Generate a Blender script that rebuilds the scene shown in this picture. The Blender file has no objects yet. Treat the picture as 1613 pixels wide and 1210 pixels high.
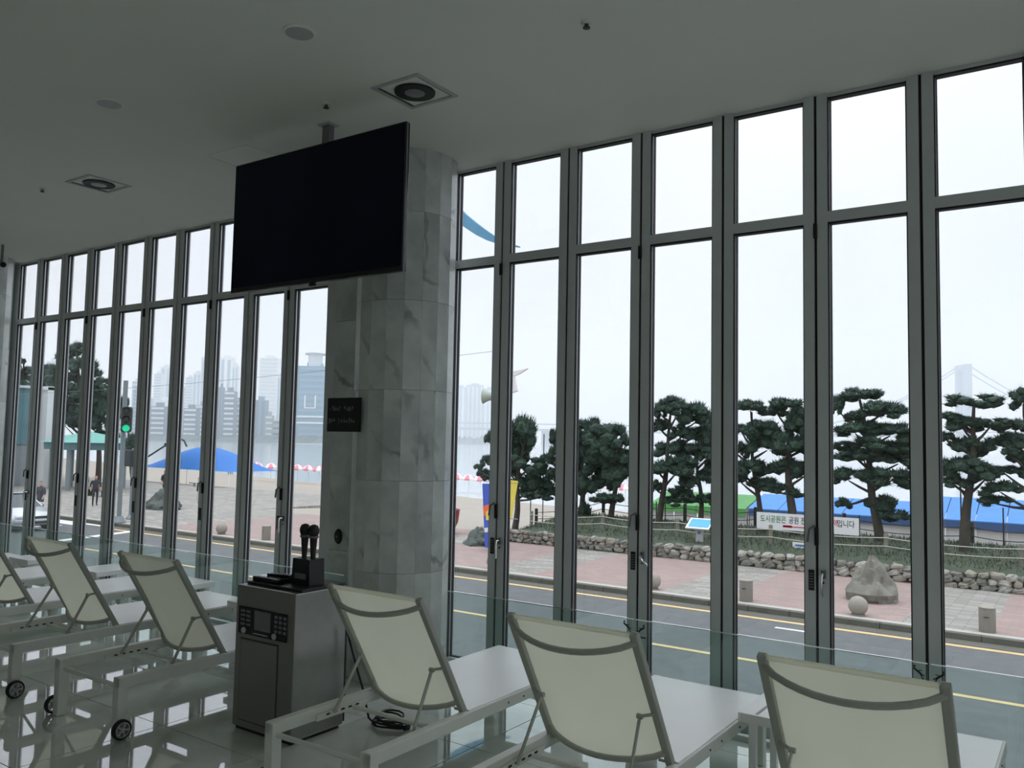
import bpy, bmesh, math, random
from mathutils import Vector, Matrix, noise

# ------------------------------------------------------------------ camera
sc = bpy.context.scene
COL = sc.collection
W, H = 1613.0, 1210.0
YAW, PITCH, ROLL, FPX = 0.604768, 0.0671695, 0.0198281, 1321.13
EYE = Vector((0, 0, 1.65))
_f = Vector((-math.sin(YAW)*math.cos(PITCH), math.cos(YAW)*math.cos(PITCH), math.sin(PITCH)))
_r0 = Vector((math.cos(YAW), math.sin(YAW), 0))
_u0 = _r0.cross(_f)
_r = _r0*math.cos(ROLL) + _u0*math.sin(ROLL)
_u = _u0*math.cos(ROLL) - _r0*math.sin(ROLL)
cam = bpy.data.cameras.new('camera')
cam.sensor_fit = 'HORIZONTAL'; cam.sensor_width = 36.0
cam.lens = FPX/W*36.0
cam.clip_start = 0.05; cam.clip_end = 6000
camo = bpy.data.objects.new('camera', cam)
M = Matrix.Identity(4)
for i in range(3):
    M[i][0] = _r[i]; M[i][1] = _u[i]; M[i][2] = -_f[i]; M[i][3] = EYE[i]
camo.matrix_world = M
COL.objects.link(camo)
sc.camera = camo

def ray(px, py): return _f + _r*((px-W/2)/FPX) - _u*((py-H/2)/FPX)
def on_z(px, py, z):
    d = ray(px, py); return EYE + d*((z-EYE.z)/d.z)
def on_y(px, py, y):
    d = ray(px, py); return EYE + d*(y/d.y)
def at_depth(px, py, dep): return EYE + ray(px, py)*dep
def depth_of(p): return (Vector(p)-EYE).dot(_f)

# ------------------------------------------------------------------ view, sky
sc.view_settings.view_transform = 'Standard'
sc.view_settings.look = 'None'
sc.view_settings.exposure = 0.0
sc.view_settings.gamma = 1.0
sc.view_settings.use_curve_mapping = False
sc.cycles.max_bounces = 10
sc.cycles.diffuse_bounces = 5
sc.cycles.glossy_bounces = 4
sc.cycles.transparent_max_bounces = 24
sc.cycles.volume_bounces = 4
sc.cycles.caustics_reflective = False
sc.cycles.caustics_refractive = False

SKY_LOW, SKY_RISE = .95, 2.35
wd = bpy.data.worlds.new('overcast_sky'); sc.world = wd; wd.use_nodes = True
nt = wd.node_tree; nt.nodes.clear()
wo = nt.nodes.new('ShaderNodeOutputWorld'); bg = nt.nodes.new('ShaderNodeBackground')
tc = nt.nodes.new('ShaderNodeTexCoord'); nz = nt.nodes.new('ShaderNodeTexNoise')
nz.inputs['Scale'].default_value = 2.2; nz.inputs['Detail'].default_value = 3
rp = nt.nodes.new('ShaderNodeValToRGB')
rp.color_ramp.elements[0].position = 0.35; rp.color_ramp.elements[0].color = (0.80, 0.87, 1.0, 1)
rp.color_ramp.elements[1].position = 0.65; rp.color_ramp.elements[1].color = (0.97, 0.975, 1.0, 1)
nt.links.new(tc.outputs['Generated'], nz.inputs['Vector'])
nt.links.new(nz.outputs['Fac'], rp.inputs['Fac'])
nt.links.new(rp.outputs['Color'], bg.inputs['Color'])
# overcast luminance: rises from the horizon to the zenith all the way round
sx = nt.nodes.new('ShaderNodeSeparateXYZ'); nt.links.new(tc.outputs['Generated'], sx.inputs[0])
cl = nt.nodes.new('ShaderNodeMath'); cl.operation = 'MAXIMUM'; cl.inputs[1].default_value = 0.0; nt.links.new(sx.outputs['Z'], cl.inputs[0])
sq = nt.nodes.new('ShaderNodeMath'); sq.operation = 'POWER'; sq.inputs[1].default_value = 2.4; nt.links.new(cl.outputs[0], sq.inputs[0])
ml = nt.nodes.new('ShaderNodeMath'); ml.operation = 'MULTIPLY_ADD'; ml.inputs[1].default_value = SKY_RISE; ml.inputs[2].default_value = SKY_LOW
nt.links.new(sq.outputs[0], ml.inputs[0]); nt.links.new(ml.outputs[0], bg.inputs['Strength'])
nt.links.new(bg.outputs['Background'], wo.inputs['Surface'])

# ------------------------------------------------------------------ helpers
R = random.Random(7)
def T(name, label=None, cat=None, loc=(0, 0, 0), rz=0.0, group=None, kind=None):
    o = bpy.data.objects.new(name, None); COL.objects.link(o)
    o.empty_display_size = 0.1
    o.location = loc; o.rotation_euler = (0, 0, rz)
    tag(o, label, cat, group, kind); return o
def tag(o, label=None, cat=None, group=None, kind=None):
    if label: o['label'] = label
    if cat: o['category'] = cat
    if group: o['group'] = group
    if kind: o['kind'] = kind
    return o
def link(name, me, parent=None, loc=None, rot=None, scale=None):
    o = bpy.data.objects.new(name, me); COL.objects.link(o)
    if parent is not None: o.parent = parent
    if loc is not None: o.location = loc
    if rot is not None: o.rotation_euler = rot
    if scale is not None: o.scale = scale
    return o
def wloc(o):
    v = Vector(o.location)
    while o.parent: o = o.parent; v = v + Vector(o.location)
    return v

STUFF = {'slot', 'rail_bolt', 'ratchet_slot', 'plate_print', 'print_row', 'door_gap', 'silver_edge', 'warning_pictogram', 'banner_text', 'grille_bar'}
class MB:
    """collects shapes; build() makes ONE mesh object"""
    def __init__(s): s.v = []; s.f = []
    def add(s, vs, fs):
        n = len(s.v); s.v += [tuple(v) for v in vs]; s.f += [tuple(i+n for i in f) for f in fs]; return s
    def box(s, c, d, m=None, b=0.0):
        x, y, z = d[0]/2, d[1]/2, d[2]/2
        if b <= 0:
            vs = [Vector((i*x, j*y, k*z)) for i in (-1, 1) for j in (-1, 1) for k in (-1, 1)]
            fs = [(0, 1, 3, 2), (4, 6, 7, 5), (0, 4, 5, 1), (2, 3, 7, 6), (0, 2, 6, 4), (1, 5, 7, 3)]
        else:
            bm = bmesh.new(); bmesh.ops.create_cube(bm, size=1.0)
            for v in bm.verts: v.co = Vector((v.co.x*2*x, v.co.y*2*y, v.co.z*2*z))
            bmesh.ops.bevel(bm, geom=bm.edges[:], offset=min(b, x*.9, y*.9, z*.9), segments=2, affect='EDGES', profile=.6)
            bm.verts.index_update(); vs = [v.co.copy() for v in bm.verts]
            fs = [tuple(v.index for v in f.verts) for f in bm.faces]; bm.free()
        if m is not None: vs = [m @ v for v in vs]
        c = Vector(c); return s.add([v+c for v in vs], fs)
    def span(s, x0, x1, y0, y1, z0, z1, b=0.0):
        return s.box(((x0+x1)/2, (y0+y1)/2, (z0+z1)/2), (abs(x1-x0), abs(y1-y0), abs(z1-z0)), b=b)
    def bar(s, p, q, w, h, up=(0, 0, 1), b=0.0):
        p, q = Vector(p), Vector(q); d = (q-p); L = d.length; d.normalize()
        a = d.cross(Vector(up))
        if a.length < 1e-4: a = d.cross(Vector((1, 0, 0)))
        a.normalize(); c = a.cross(d)
        m = Matrix((a, d, c)).transposed()
        return s.box((p+q)/2, (w, L, h), m, b)
    def tube(s, pts, r, n=8, caps=True):
        pts = [Vector(p) for p in pts]; k = len(pts)
        rs = r if isinstance(r, (list, tuple)) else [r]*k
        vs = []; fs = []; pa = None
        for i, p in enumerate(pts):
            d = (pts[min(i+1, k-1)]-pts[max(i-1, 0)]).normalized()
            if pa is None:
                a = d.orthogonal().normalized()
            else:
                a = (pa-d*pa.dot(d)).normalized()
            pa = a; c = d.cross(a)
            for j in range(n):
                t = 2*math.pi*j/n
                vs.append(p+(a*math.cos(t)+c*math.sin(t))*rs[i])
        for i in range(k-1):
            for j in range(n):
                fs.append((i*n+j, i*n+(j+1) % n, (i+1)*n+(j+1) % n, (i+1)*n+j))
        if caps:
            fs.append(tuple(range(n))[::-1]); fs.append(tuple((k-1)*n+j for j in range(n)))
        return s.add(vs, fs)
    def lathe(s, prof, c=(0, 0, 0), n=20, m=None, a0=0.0, sx=1.0, sy=1.0, caps=True):
        vs = []; fs = []; k = len(prof); c = Vector(c)
        for r, z in prof:
            for j in range(n):
                t = a0+2*math.pi*j/n
                v = Vector((r*math.cos(t)*sx, r*math.sin(t)*sy, z))
                if m is not None: v = m @ v
                vs.append(v+c)
        for i in range(k-1):
            for j in range(n):
                fs.append((i*n+j, i*n+(j+1) % n, (i+1)*n+(j+1) % n, (i+1)*n+j))
        if caps: fs.append(tuple(range(n))[::-1]); fs.append(tuple((k-1)*n+j for j in range(n)))
        return s.add(vs, fs)
    def prism(s, poly, lo, hi, axis=2):
        """extrude a 2D outline; axis = extrusion axis"""
        def mk(a, b, t):
            return {0: (t, a, b), 1: (a, t, b), 2: (a, b, t)}[axis]
        n = len(poly)
        vs = [mk(a, b, lo) for a, b in poly]+[mk(a, b, hi) for a, b in poly]
        fs = [tuple(range(n))[::-1], tuple(range(n, 2*n))]+[(i, (i+1) % n, n+(i+1) % n, n+i) for i in range(n)]
        return s.add(vs, fs)
    def mesh(s, name, mat, smooth=False):
        me = bpy.data.meshes.new(name); me.from_pydata(s.v, [], s.f)
        bm = bmesh.new(); bm.from_mesh(me); bmesh.ops.recalc_face_normals(bm, faces=bm.faces[:]); bm.to_mesh(me); bm.free()
        if mat is not None: me.materials.append(mat)
        if smooth:
            me.polygons.foreach_set('use_smooth', [True]*len(me.polygons))
            me.set_sharp_from_angle(angle=math.radians(40))
        return me
    def build(s, name, mat, parent=None, world=False, smooth=False, loc=None):
        if name in STUFF: return tag(s._link(name, mat, parent, world, smooth, loc), kind='stuff')
        return s._link(name, mat, parent, world, smooth, loc)
    def _link(s, name, mat, parent, world, smooth, loc):
        if world and parent is not None:
            o = wloc(parent); s.v = [tuple(Vector(v)-o) for v in s.v]
        return link(name, s.mesh(name, mat, smooth), parent, loc)

def copy_tree(o, parent=None):
    c = o.copy(); COL.objects.link(c)
    if parent is not None: c.parent = parent
    for ch in list(o.children): copy_tree(ch, c)
    return c

# ------------------------------------------------------------------ materials
def lin(c):
    return tuple(((v/255.0)/12.92 if v/255.0 <= .04045 else ((v/255.0+.055)/1.055)**2.4) for v in c)
def pbr(name, rgb, rough=.5, metal=0.0, var=.0, scale=6.0, bump=0.0, spec=.5, aniso=None, coords='Object', detail=4, emit=None, coat=0.0):
    m = bpy.data.materials.new(name); m.use_nodes = True; t = m.node_tree
    b = t.nodes['Principled BSDF']
    c = rgb if max(rgb) <= 1.0 else lin(rgb)
    b.inputs['Base Color'].default_value = (*c, 1)
    b.inputs['Roughness'].default_value = rough; b.inputs['Metallic'].default_value = metal
    b.inputs['Specular IOR Level'].default_value = spec
    if coat: b.inputs['Coat Weight'].default_value = coat
    tcn = t.nodes.new('ShaderNodeTexCoord'); mp = t.nodes.new('ShaderNodeMapping')
    t.links.new(tcn.outputs[coords], mp.inputs['Vector'])
    if aniso: mp.inputs['Scale'].default_value = aniso
    n = t.nodes.new('ShaderNodeTexNoise'); n.inputs['Scale'].default_value = scale; n.inputs['Detail'].default_value = detail
    t.links.new(mp.outputs['Vector'], n.inputs['Vector'])
    v = var if var else .04
    r = t.nodes.new('ShaderNodeValToRGB')
    r.color_ramp.elements[0].position = .3; r.color_ramp.elements[1].position = .7
    r.color_ramp.elements[0].color = (*[max(0, x*(1-v)) for x in c], 1)
    r.color_ramp.elements[1].color = (*[min(1, x*(1+v)) for x in c], 1)
    t.links.new(n.outputs['Fac'], r.inputs['Fac']); t.links.new(r.outputs['Color'], b.inputs['Base Color'])
    if bump:
        bp = t.nodes.new('ShaderNodeBump'); bp.inputs['Strength'].default_value = bump; bp.inputs['Distance'].default_value = .02
        t.links.new(n.outputs['Fac'], bp.inputs['Height']); t.links.new(bp.outputs['Normal'], b.inputs['Normal'])
    if emit:
        b.inputs['Emission Color'].default_value = (*emit[0], 1); b.inputs['Emission Strength'].default_value = emit[1]
    return m

def marble(name, light, dark, vein, rough, scale=1.0, coat=0.0):
    m = bpy.data.materials.new(name); m.use_nodes = True; t = m.node_tree; L = t.links.new
    b = t.nodes['Principled BSDF']; b.inputs['Roughness'].default_value = rough
    if coat: b.inputs['Coat Weight'].default_value = coat; b.inputs['Coat Roughness'].default_value = .02
    tcn = t.nodes.new('ShaderNodeTexCoord'); oi = t.nodes.new('ShaderNodeObjectInfo')
    va = t.nodes.new('ShaderNodeVectorMath'); va.operation = 'MULTIPLY_ADD'
    L(oi.outputs['Random'], va.inputs[0]); va.inputs[1].default_value = (37, 23, 11); L(tcn.outputs['Object'], va.inputs[2])
    n1 = t.nodes.new('ShaderNodeTexNoise'); n1.inputs['Scale'].default_value = 2.2*scale; n1.inputs['Detail'].default_value = 6
    n1.inputs['Roughness'].default_value = .6; L(va.outputs[0], n1.inputs['Vector'])
    wv = t.nodes.new('ShaderNodeTexWave'); wv.inputs['Scale'].default_value = .9*scale; wv.inputs['Distortion'].default_value = 9.0
    wv.inputs['Detail'].default_value = 5; wv.inputs['Detail Scale'].default_value = 1.6; wv.bands_direction = 'DIAGONAL'
    L(va.outputs[0], wv.inputs['Vector'])
    r1 = t.nodes.new('ShaderNodeValToRGB'); r1.color_ramp.elements[0].position = .35; r1.color_ramp.elements[1].position = .65
    r1.color_ramp.elements[0].color = (*lin(dark), 1); r1.color_ramp.elements[1].color = (*lin(light), 1)
    L(n1.outputs['Fac'], r1.inputs['Fac'])
    r2 = t.nodes.new('ShaderNodeValToRGB')
    r2.color_ramp.elements[0].position = 0.0; r2.color_ramp.elements[0].color = (1, 1, 1, 1)
    r2.color_ramp.elements[1].position = 0.07; r2.color_ramp.elements[1].color = (0, 0, 0, 1)
    L(wv.outputs['Fac'], r2.inputs['Fac'])
    n2 = t.nodes.new('ShaderNodeTexNoise'); n2.inputs['Scale'].default_value = 3.0*scale; L(va.outputs[0], n2.inputs['Vector'])
    mm = t.nodes.new('ShaderNodeMath'); mm.operation = 'MULTIPLY'; L(r2.outputs['Color'], mm.inputs[0])
    cl = t.nodes.new('ShaderNodeMapRange'); cl.inputs['From Min'].default_value = .46; cl.inputs['From Max'].default_value = .74
    L(n2.outputs['Fac'], cl.inputs['Value']); L(cl.outputs['Result'], mm.inputs[1])
    mx = t.nodes.new('ShaderNodeMix'); mx.data_type = 'RGBA'; mx.inputs['B'].default_value = (*lin(vein), 1)
    L(mm.outputs[0], mx.inputs['Factor']); L(r1.outputs['Color'], mx.inputs['A'])
    L(mx.outputs['Result'], b.inputs['Base Color'])
    return m

def glass(name, tint, refl=1.0, ior=1.45):
    m = bpy.data.materials.new(name); m.use_nodes = True; t = m.node_tree; t.nodes.clear(); L = t.links.new
    o = t.nodes.new('ShaderNodeOutputMaterial'); tr = t.nodes.new('ShaderNodeBsdfTransparent'); gl = t.nodes.new('ShaderNodeBsdfGlossy')
    tr.inputs['Color'].default_value = (*tint, 1); gl.inputs['Roughness'].default_value = 0.0
    gl.inputs['Color'].default_value = (refl, refl, refl, 1)
    fr = t.nodes.new('ShaderNodeFresnel')
    gm = t.nodes.new('ShaderNodeNewGeometry'); io = t.nodes.new('ShaderNodeMapRange')   # same reflectance on both faces of the sheet
    io.inputs['To Min'].default_value = ior; io.inputs['To Max'].default_value = 1/ior
    L(gm.outputs['Backfacing'], io.inputs['Value']); L(io.outputs['Result'], fr.inputs['IOR'])
    mx = t.nodes.new('ShaderNodeMixShader')
    L(fr.outputs[0], mx.inputs[0]); L(tr.outputs[0], mx.inputs[1]); L(gl.outputs[0], mx.inputs[2]); L(mx.outputs[0], o.inputs['Surface'])
    return m

def sling(name, rgb, trans):
    m = bpy.data.materials.new(name); m.use_nodes = True; t = m.node_tree; t.nodes.clear(); L = t.links.new
    o = t.nodes.new('ShaderNodeOutputMaterial'); d = t.nodes.new('ShaderNodeBsdfDiffuse'); tr = t.nodes.new('ShaderNodeBsdfTranslucent')
    c = lin(rgb); d.inputs['Color'].default_value = (*c, 1); tr.inputs['Color'].default_value = (*c, 1)
    tcn = t.nodes.new('ShaderNodeTexCoord'); ck = t.nodes.new('ShaderNodeTexNoise'); ck.inputs['Scale'].default_value = 3.0
    L(tcn.outputs['Object'], ck.inputs['Vector'])
    rr = t.nodes.new('ShaderNodeValToRGB'); rr.color_ramp.elements[0].color = (*[x*.94 for x in c], 1); rr.color_ramp.elements[1].color = (*[min(1, x*1.05) for x in c], 1)
    L(ck.outputs['Fac'], rr.inputs['Fac']); L(rr.outputs['Color'], d.inputs['Color']); L(rr.outputs['Color'], tr.inputs['Color'])
    mx = t.nodes.new('ShaderNodeMixShader'); mx.inputs[0].default_value = trans
    L(d.outputs[0], mx.inputs[1]); L(tr.outputs[0], mx.inputs[2]); L(mx.outputs[0], o.inputs['Surface'])
    return m

def paving(name, c1, c2, mortar, sx, sy):
    m = bpy.data.materials.new(name); m.use_nodes = True; t = m.node_tree; L = t.links.new
    b = t.nodes['Principled BSDF']; b.inputs['Roughness'].default_value = .85
    tcn = t.nodes.new('ShaderNodeTexCoord'); br = t.nodes.new('ShaderNodeTexBrick')
    br.inputs['Scale'].default_value = 1.0; br.inputs['Brick Width'].default_value = sx; br.inputs['Row Height'].default_value = sy
    br.inputs['Mortar Size'].default_value = .012; br.inputs['Bias'].default_value = .1
    br.inputs['Color1'].default_value = (*lin(c1), 1); br.inputs['Color2'].default_value = (*lin(c2), 1); br.inputs['Mortar'].default_value = (*lin(mortar), 1)
    L(tcn.outputs['Object'], br.inputs['Vector'])
    n = t.nodes.new('ShaderNodeTexNoise'); n.inputs['Scale'].default_value = .7; n.inputs['Detail'].default_value = 5; L(tcn.outputs['Object'], n.inputs['Vector'])
    mr = t.nodes.new('ShaderNodeMapRange'); mr.inputs['To Min'].default_value = .86; mr.inputs['To Max'].default_value = 1.12; L(n.outputs['Fac'], mr.inputs['Value'])
    mx = t.nodes.new('ShaderNodeVectorMath'); mx.operation = 'SCALE'; L(br.outputs['Color'], mx.inputs[0]); L(mr.outputs['Result'], mx.inputs['Scale'])
    L(mx.outputs[0], b.inputs['Base Color'])
    return m

MT = {}
MT['alu'] = pbr('silver_aluminium', (.56, .585, .58), .42, 0.1, .03, 8)
MT['alu2'] = pbr('bright_aluminium', (.62, .63, .63), .3, .6, .03, 8)
MT['black'] = pbr('black_rubber', (.008, .009, .010), .55, 0, .1, 20)
MT['blackgloss'] = pbr('black_gloss_plastic', (.006, .007, .010), .12, 0, .1, 3)
MT['screen'] = pbr('dark_television_screen', (.004, .007, .018), .16, 0, .25, 1.5, spec=.12)
MT['blackmatte'] = pbr('black_matte_board', (.008, .008, .010), .5, 0, .1, 9)
MT['ceiling'] = pbr('white_ceiling_paint', (.755, .77, .71), .75, 0, .02, 1.5, .01)
MT['wallpaint'] = pbr('pale_wall_paint', (.72, .735, .69), .8, 0, .03, 1.2)
MT['marble'] = marble('veined_white_marble', (218, 223, 219), (178, 185, 181), (120, 127, 124), .25, 1.0)
MT['tile'] = marble('polished_marble_floor_tile', (232, 236, 228), (204, 209, 200), (168, 173, 166), .035, .5)
_b = MT['tile'].node_tree.nodes['Principled BSDF']
_b.inputs['Specular IOR Level'].default_value = .9; _b.inputs['Coat Weight'].default_value = 1.0; _b.inputs['Coat Roughness'].default_value = .02; _b.inputs['Coat IOR'].default_value = 1.7
MT['grout'] = pbr('grey_grout', (120, 122, 118), .8, 0, .06, 20)
MT['pane'] = glass('clear_window_glass', (.985, .99, .988))
MT['bal'] = glass('green_tinted_balustrade_glass', (.88, .94, .925))
MT['baledge'] = pbr('polished_glass_edge', (.86, .92, .90), .12, .85, .02, 3)
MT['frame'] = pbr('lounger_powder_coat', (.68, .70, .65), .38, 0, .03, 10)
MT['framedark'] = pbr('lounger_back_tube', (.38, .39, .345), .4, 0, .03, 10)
MT['slingback'] = sling('pale_mesh_sling_fabric', (246, 246, 235), .8)
MT['slingseat'] = pbr('white_mesh_seat_fabric', (.93, .94, .93), .36, 0, .02, 4, spec=.8)
MT['white'] = pbr('white_painted_metal', (.88, .89, .88), .35, 0, .02, 8)
MT['tyre'] = pbr('black_tyre_rubber', (.012, .012, .013), .6, 0, .1, 30)
MT['hub'] = pbr('grey_wheel_hub', (.5, .5, .5), .4, .3, .05, 20)
MT['steel'] = pbr('brushed_stainless_steel', (.30, .295, .275), .30, .8, .05, 14, aniso=(60, 1, 1))
MT['steeldark'] = pbr('dark_groove', (.05, .05, .05), .5, 0, .05, 10)
MT['grey'] = pbr('mid_grey_plastic', (.16, .165, .17), .4, 0, .06, 10)
MT['lightgrey'] = pbr('pale_grey_plastic', (.45, .46, .46), .45, 0, .04, 10)
MT['chrome'] = pbr('chrome', (.7, .7, .7), .18, 1.0, .03, 10)
MT['printgrey'] = pbr('grey_print', (.24, .24, .24), .7, 0, .05, 30)
MT['lens'] = pbr('lamp_reflector', (.30, .31, .31), .25, .7, .1, 12)
MT['asphalt'] = pbr('asphalt', (93, 97, 98), .9, 0, .10, 3, .05)
MT['kerbshade'] = pbr('shade_darkened_kerb', (92, 92, 84), .9, 0, .1, 6, .05)  # shade on the kerb face is put into the stone colour
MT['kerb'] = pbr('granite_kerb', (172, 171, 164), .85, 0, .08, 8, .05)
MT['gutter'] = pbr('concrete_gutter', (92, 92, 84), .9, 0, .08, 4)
MT['yellow'] = pbr('yellow_road_paint', (206, 180, 130), .8, 0, .08, 6)
MT['roadwhite'] = pbr('white_road_paint', (225, 226, 224), .8, 0, .06, 6)
MT['pink'] = paving('pink_plaza_paving', (160, 140, 134), (148, 130, 125), (140, 127, 122), .4, .2)
MT['greypave'] = paving('grey_plaza_paving', (168, 165, 158), (136, 134, 128), (112, 110, 105), .6, .17)
MT['sidewalk'] = paving('grey_sidewalk_paving', (150, 150, 146), (138, 138, 134), (110, 110, 106), .4, .2)
MT['sand'] = pbr('beach_sand', (160, 153, 143), .95, 0, .05, .35, .1)
MT['wetsand'] = pbr('wet_sand', (168, 156, 136), .8, 0, .05, .3)
MT['grass'] = pbr('rough_grass', (66, 76, 60), .95, 0, .25, 2.5, .3)
MT['stoneA'] = pbr('pale_wall_stone', (156, 155, 148), .9, 0, .16, 5, .4)
MT['stoneB'] = pbr('grey_wall_stone', (118, 119, 113), .9, 0, .18, 5, .4)
MT['stoneC'] = pbr('tan_wall_stone', (140, 136, 125), .9, 0, .18, 5, .4)
MT['mortar'] = pbr('dark_wall_mortar', (62, 62, 57), .95, 0, .12, 6)
MT['boulder'] = pbr('grey_boulder', (122, 121, 112), .92, 0, .22, 3, .5)
MT['darkrock'] = pbr('dark_rock', (84, 92, 88), .9, 0, .2, 4, .4)
MT['granite'] = pbr('granite', (150, 144, 134), .8, 0, .1, 40)
MT['granite2'] = pbr('dark_granite', (122, 118, 110), .8, 0, .1, 40)
MT['bark'] = pbr('pine_bark', (70, 66, 60), .95, 0, .3, 6, .4)
MT['needle'] = pbr('pine_needles', (44, 66, 54), .85, 0, .28, 1.6)
MT['needle2'] = pbr('distant_pine_needles', (58, 78, 68), .85, 0, .25, 1.2)
MT['post'] = pbr('weathered_timber', (120, 120, 108), .9, 0, .12, 8)
MT['darkpost'] = pbr('dark_timber', (52, 52, 48), .9, 0, .12, 8)
MT['rope'] = pbr('pale_rope', (196, 196, 184), .9, 0, .08, 30)
MT['darkrope'] = pbr('dark_rope', (60, 62, 60), .9, 0, .08, 30)
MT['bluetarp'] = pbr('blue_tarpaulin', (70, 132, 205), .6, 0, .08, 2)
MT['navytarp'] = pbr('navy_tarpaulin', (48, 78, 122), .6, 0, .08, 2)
MT['greentarp'] = pbr('green_tarpaulin', (78, 142, 78), .6, 0, .08, 2)
MT['greytarp'] = pbr('pale_grey_tarpaulin', (186, 188, 188), .7, 0, .06, 2)
MT['brightblue'] = pbr('bright_blue_canvas', (28, 108, 186), .6, 0, .05, 2)
MT['pinkcanvas'] = pbr('pink_canvas', (226, 142, 158), .7, 0, .06, 3)
MT['whitecanvas'] = pbr('white_canvas', (236, 232, 232), .7, 0, .03, 3)
MT['teal'] = pbr('teal_roof', (112, 172, 162), .6, 0, .06, 2)
MT['tealdark'] = pbr('teal_fascia', (92, 128, 136), .6, 0, .06, 2)
MT['poleGrey'] = pbr('grey_painted_pole', (128, 138, 142), .5, .2, .05, 5)
MT['lampblue'] = pbr('blue_painted_fin', (88, 146, 178), .45, .1, .08, 2)
MT['bannerblue'] = pbr('blue_banner_cloth', (66, 92, 190), .8, 0, .06, 3)
MT['banneryellow'] = pbr('yellow_banner_cloth', (226, 210, 92), .8, 0, .06, 3)
MT['orange'] = pbr('orange_print', (232, 110, 60), .8, 0, .05, 3)
MT['red'] = pbr('red_ceramic', (150, 40, 58), .3, 0, .1, 4)
MT['bannerwhite'] = pbr('white_banner_cloth', (226, 228, 228), .8, 0, .02, 3)
MT['txtgreen'] = pbr('green_lettering', (44, 120, 78), .8)
MT['txtnavy'] = pbr('navy_lettering', (36, 40, 62), .8)
MT['txtred'] = pbr('red_lettering', (206, 44, 72), .8)
MT['signblue'] = pbr('blue_print', (70, 110, 176), .6)
MT['skyblue'] = pbr('sky_blue_print', (96, 178, 226), .5)
MT['speaker'] = pbr('grey_green_speaker', (168, 178, 164), .5, 0, .05, 4)
MT['greenlens'] = pbr('green_signal_lens', (.0, .4, .2), .3, emit=((.02, .75, .36), .8))
MT['darklens'] = pbr('unlit_signal_lens', (.03, .03, .03), .3)
MT['signal'] = pbr('dark_signal_housing', (38, 46, 50), .5, 0, .08, 4)
MT['carwhite'] = pbr('silver_white_car_paint', (206, 212, 216), .25, .2, .02, 2, coat=.6)
MT['carglass'] = pbr('dark_car_glass', (.06, .075, .085), .08, 0, .05, 2)
MT['skin'] = pbr('skin', (196, 150, 124), .6)
MT['cloth1'] = pbr('dark_clothing', (52, 54, 62), .9, 0, .1, 8)
MT['cloth2'] = pbr('navy_clothing', (60, 78, 104), .9, 0, .1, 8)
MT['yellowpost'] = pbr('yellow_post_paint', (206, 176, 88), .6)
MT['timber'] = pbr('grey_bench_timber', (118, 112, 98), .8, 0, .12, 8)
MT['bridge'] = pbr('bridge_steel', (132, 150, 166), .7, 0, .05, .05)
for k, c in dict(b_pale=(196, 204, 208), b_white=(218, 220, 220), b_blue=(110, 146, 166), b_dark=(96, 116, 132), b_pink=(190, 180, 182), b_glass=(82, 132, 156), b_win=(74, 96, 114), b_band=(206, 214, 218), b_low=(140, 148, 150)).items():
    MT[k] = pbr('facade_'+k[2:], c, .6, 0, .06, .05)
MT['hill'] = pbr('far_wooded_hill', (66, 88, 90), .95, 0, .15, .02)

def sea_mat():
    m = bpy.data.materials.new('sea_water'); m.use_nodes = True; t = m.node_tree; L = t.links.new
    b = t.nodes['Principled BSDF']; b.inputs['Base Color'].default_value = (.42, .47, .50, 1); b.inputs['Roughness'].default_value = .10
    tcn = t.nodes.new('ShaderNodeTexCoord'); mp = t.nodes.new('ShaderNodeMapping'); mp.inputs['Scale'].default_value = (.22, .5, 1)
    L(tcn.outputs['Object'], mp.inputs['Vector'])
    n = t.nodes.new('ShaderNodeTexNoise'); n.inputs['Scale'].default_value = 1.0; n.inputs['Detail'].default_value = 4; L(mp.outputs['Vector'], n.inputs['Vector'])
    bp = t.nodes.new('ShaderNodeBump'); bp.inputs['Strength'].default_value = .16; bp.inputs['Distance'].default_value = .5
    L(n.outputs['Fac'], bp.inputs['Height']); L(bp.outputs['Normal'], b.inputs['Normal'])
    return m
MT['sea'] = sea_mat()

# ================================================================== ROOM
WY = 4.85            # inner face of the window wall
CEIL = 3.667
XL, XR = -11.9, 3.6  # room ends
YB = -5.5
PW = 0.548467
GAP_R0, GAP_L0 = -3.46338, -10.1208

# floor: slab + polished tiles
fl = T('floor', 'polished white marble tile floor', loc=(0, 0, 0), kind='structure')
MB().span(XL-.3, XR+.3, YB-.2, WY+.12, -.30, -.012).build('floor_slab', MT['grout'], fl)
TS = 0.80
tm = MB().box((0, 0, -.006), (TS-.006, TS-.006, .012)).mesh('tile', MT['tile'])
tm_h = MB().box((0, 0, -.006), (TS-.004, .415-.004, .012)).mesh('tile_cut', MT['tile'])
x0t = -2.772-TS*11.5
yt0 = 3.704
for ix in range(0, 20):
    for iy in range(-5, 1):
        x = x0t+TS*ix; y = yt0-TS/2+TS*iy
        if x-TS/2 < XL-.01 or x+TS/2 > XR: continue
        link('tile', tm, fl, (x, y, 0))
    x = x0t+TS*ix
    if x-TS/2 < XL-.01 or x+TS/2 > XR: continue
    link('tile', tm, fl, (x, yt0+TS/2, 0)); 
    link('tile', tm_h, fl, (x, yt0+TS+.2075, 0))
MB().span(XL, XR, YB, yt0-TS*6-.002, -.012, 0).build('tile_field', MT['tile'], fl)['kind'] = 'stuff'

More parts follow.
